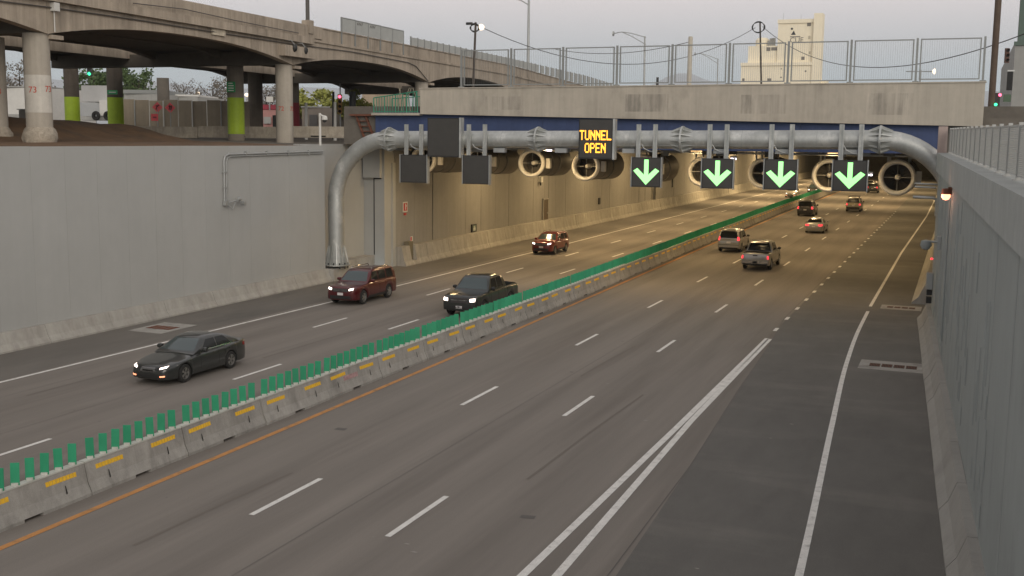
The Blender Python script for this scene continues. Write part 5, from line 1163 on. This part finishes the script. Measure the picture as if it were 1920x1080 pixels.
def pickup(label, loc, rz, body, on=True, rear=False, hw=1.0, L=5.75, cat='pickup truck', bedcap=False):
    b = 1.24
    cabp = [(1.45, b-.1), (1.78, b+.2), (2.12, 1.80), (2.45, 1.905), (3.0, 1.915), (3.6, 1.87), (3.85, 1.74), (4.02, b-.04)]
    ex = [('grille', 'f', [(-.45, .76), (.45, .76), (.48, 1.02), (-.48, 1.02)], mat('grille_dark', (.05, .045, .045), .4)), ('grille_bar', 'f', [(-.44, .88), (.44, .88), (.44, .915), (-.44, .915)], GREYB), ('lower_bumper', 'f', [(-.86, .42), (.86, .42), (.86, .60), (-.86, .60)], TRIM), ('licence_plate', 'f', [(-.17, .47), (.17, .47), (.17, .61), (-.17, .61)], PLATE),
          ('rear_bumper', 'r', [(-.90, .50), (.90, .50), (.90, .66), (-.90, .66)], CHROME), ('rear_plate', 'r', [(-.17, .52), (.17, .52), (.17, .65), (-.17, .65)], PLATE), ('rear_valance', 'r', [(-.84, .37), (.84, .37), (.84, .495), (-.84, .495)], TRIM)]
    return vehicle('pickup_truck', label, cat, loc, rz, L, hw*2, 1.9, 3.55, 1.0, .41, .34,
        [(0, 1.02), (.1, 1.08), (.5, 1.14), (1.3, 1.20), (1.7, b), (3.9, b), (4.1, b-.02), (L, b-.04)],
        [(0, hw*.80), (.06, hw*.88), (.25, hw*.95), (.8, hw*.99), (2, hw), (L-.3, hw*.98), (L-.04, hw*.95), (L, hw*.92)],
        cabp, hw*.74, body, b, RIM, on=on, rear_on=rear,
        spec=dict(win=[(1.98, 2.78, 2.25, 2.78), (2.86, 3.62, 2.86, 3.50)], seams=[1.85, 2.82, 3.72], handles=[2.55, 3.4], mirror=1.92, clad=True, roof_f=2.15, rear_glass=b+.015, end=.10, bed=(4.12, L-.1), mirror_m=TRIM,
            head=[(.60, .86, .83, .99, .03)], headw=[(.55, .92, .80, 1.03, .03)], tail=[(.82, .94, .84, 1.06, 0)], extra=ex))
P_BLK = paintm('black_car_paint', (.030, .033, .031)); P_RED = paintm('dark_red_paint', (.085, .007, .010)); P_RED2 = paintm('red_car_paint', (.15, .016, .012))
P_SIL = paintm('silver_paint', (.36, .355, .345), .5); P_SIL2 = paintm('silver_grey_paint', (.33, .325, .315), .5); P_DK = paintm('dark_grey_paint', (.045, .042, .038)); P_TAN = paintm('sand_paint', (.33, .29, .21), .2); P_WHT = paintm('off_white_paint', (.5, .48, .44), .1)
sedan('glossy black sedan with headlights on, alone at the lower left before the median', (-26.72, 34.48, .01), PI, P_BLK)
suv('dark maroon suv with headlights on, passing the foot of the gantry post', (-30.42, 54.3, .01), PI, P_RED, on=True)
pickup('black pickup truck with bright headlights, half hidden behind the green median blades', (-22.95, 53.6, .01), PI, P_BLK)
suv('bright red hatchback with headlights on, farther back at the tunnel mouth', (-29.95, 83.8, .01), PI, P_RED2, L=4.35, H=1.62, hw=.91, wb=2.6, fo=.86, R=.34, beltz=1.04, name='hatchback', cat='hatchback')
suv('silver suv seen from behind with red tail lights, close beside the median', (-17.1, 92.9, .01), 0, P_SIL, L=4.75, H=1.80, hw=.95, on=False, rear=True, boxy=.5, trimm=P_SIL, frontkit=False, tailz=(.98, 1.28))
pk = pickup('silver pickup truck with a dark rear window, nearest of the receding vehicles', (-12.95, 81.4, .01), 0, P_SIL2, on=False, rear=True, hw=1.0, L=5.75)
MB().extr([(-.86, 1.20), (.86, 1.20), (.86, 1.235), (-.86, 1.235)], -2.74, -1.22).build('bed_cover', mat('matt_black_vinyl', (.015, .015, .015), .95, spec=.1), pk); MB().box(-.16, -2.90, 1.03, .16, -2.862, 1.10).build('tailgate_handle', TRIM, pk); MB().tube([(-.7, -.6, 1.9), (-.7, -.55, 1.97), (.7, -.55, 1.97), (.7, -.6, 1.9)], .02, 6).build('roof_rail', STEEL, pk)
suv('dark suv with red tail lights beside the median inside the tunnel', (-17.2, 141.6, .01), 0, P_DK, L=5.1, H=1.88, hw=1.0, wb=3.0, on=False, rear=True, boxy=1, beltz=1.18, R=.40, frontkit=False, tailz=(.9, 1.2))
sedan('silver sedan with red tail lights, between the dark suv and the silver pickup', (-13.15, 116.0, .01), 0, P_SIL, on=False, rear=True)
jp = suv('pale sand coloured square off-roader with tail lights on, under the rightmost green arrow', (-12.7, 153.8, .01), 0, P_TAN, L=4.3, H=1.84, hw=.96, wb=2.6, fo=.8, on=False, rear=True, boxy=1, beltz=1.16, R=.41, frontkit=False, rails=True, tailz=(.86, 1.1), name='off_roader', cat='off-roader')
MB().tube([(-.7, -1.7, 1.86), (-.7, -1.7, 2.0), (.7, -1.7, 2.0), (.7, -1.7, 1.86)], .03, 6).tube([(-.7, .2, 1.86), (-.7, .2, 2.0), (.7, .2, 2.0), (.7, .2, 1.86)], .03, 6).tube([(-.7, -1.7, 2.0), (-.7, .2, 2.0)], .03, 6).tube([(.7, -1.7, 2.0), (.7, .2, 2.0)], .03, 6).build('roof_rack', TRIM, jp)
# far traffic seen between the signs
for x, y, rz, kind, col, lab in ((-25.3, 187.5, PI, 's', P_WHT, 'distant oncoming pale car with bright headlights, left of the dark suv'), (-23.2, 199.0, PI, 'u', P_DK, 'distant oncoming dark suv, its headlights shining over the median blades'),
                                 (-23.6, 216, PI, 's', P_SIL, 'farthest oncoming car, a pair of lights above the median'), (-14.5, 213, 0, 'u', P_DK, 'distant dark car with red tail lights left of the rightmost fan'),
                                 (-16.6, 236, 0, 's', P_SIL, 'far car with red tail lights beside the rightmost green arrow'), (-11.3, 245, 0, 'u', P_SIL, 'far suv with red tail lights partly behind the rightmost fan')):
    if kind == 's': sedan(lab, (x, y, .01), rz, col, on=rz > 1, rear=rz < 1)
    else: suv(lab, (x, y, .01), rz, col, on=rz > 1, rear=rz < 1, frontkit=rz > 1)

# ------------------------------------------------------------------ thin air between here and the mountains
hz = bpy.data.materials.new('thin_haze'); hz.use_nodes = True; hn = hz.node_tree; hn.nodes.clear()
ho = hn.nodes.new('ShaderNodeOutputMaterial'); hv = hn.nodes.new('ShaderNodeVolumePrincipled'); hv.inputs['Color'].default_value = (.84, .91, .97, 1); hv.inputs['Density'].default_value = .00009
hn.links.new(hv.outputs[0], ho.inputs['Volume'])
tag(MB().box(-13000, -13000, -1.2, 13000, 13000, 720).build('haze', hz), None, None, None, 'stuff')
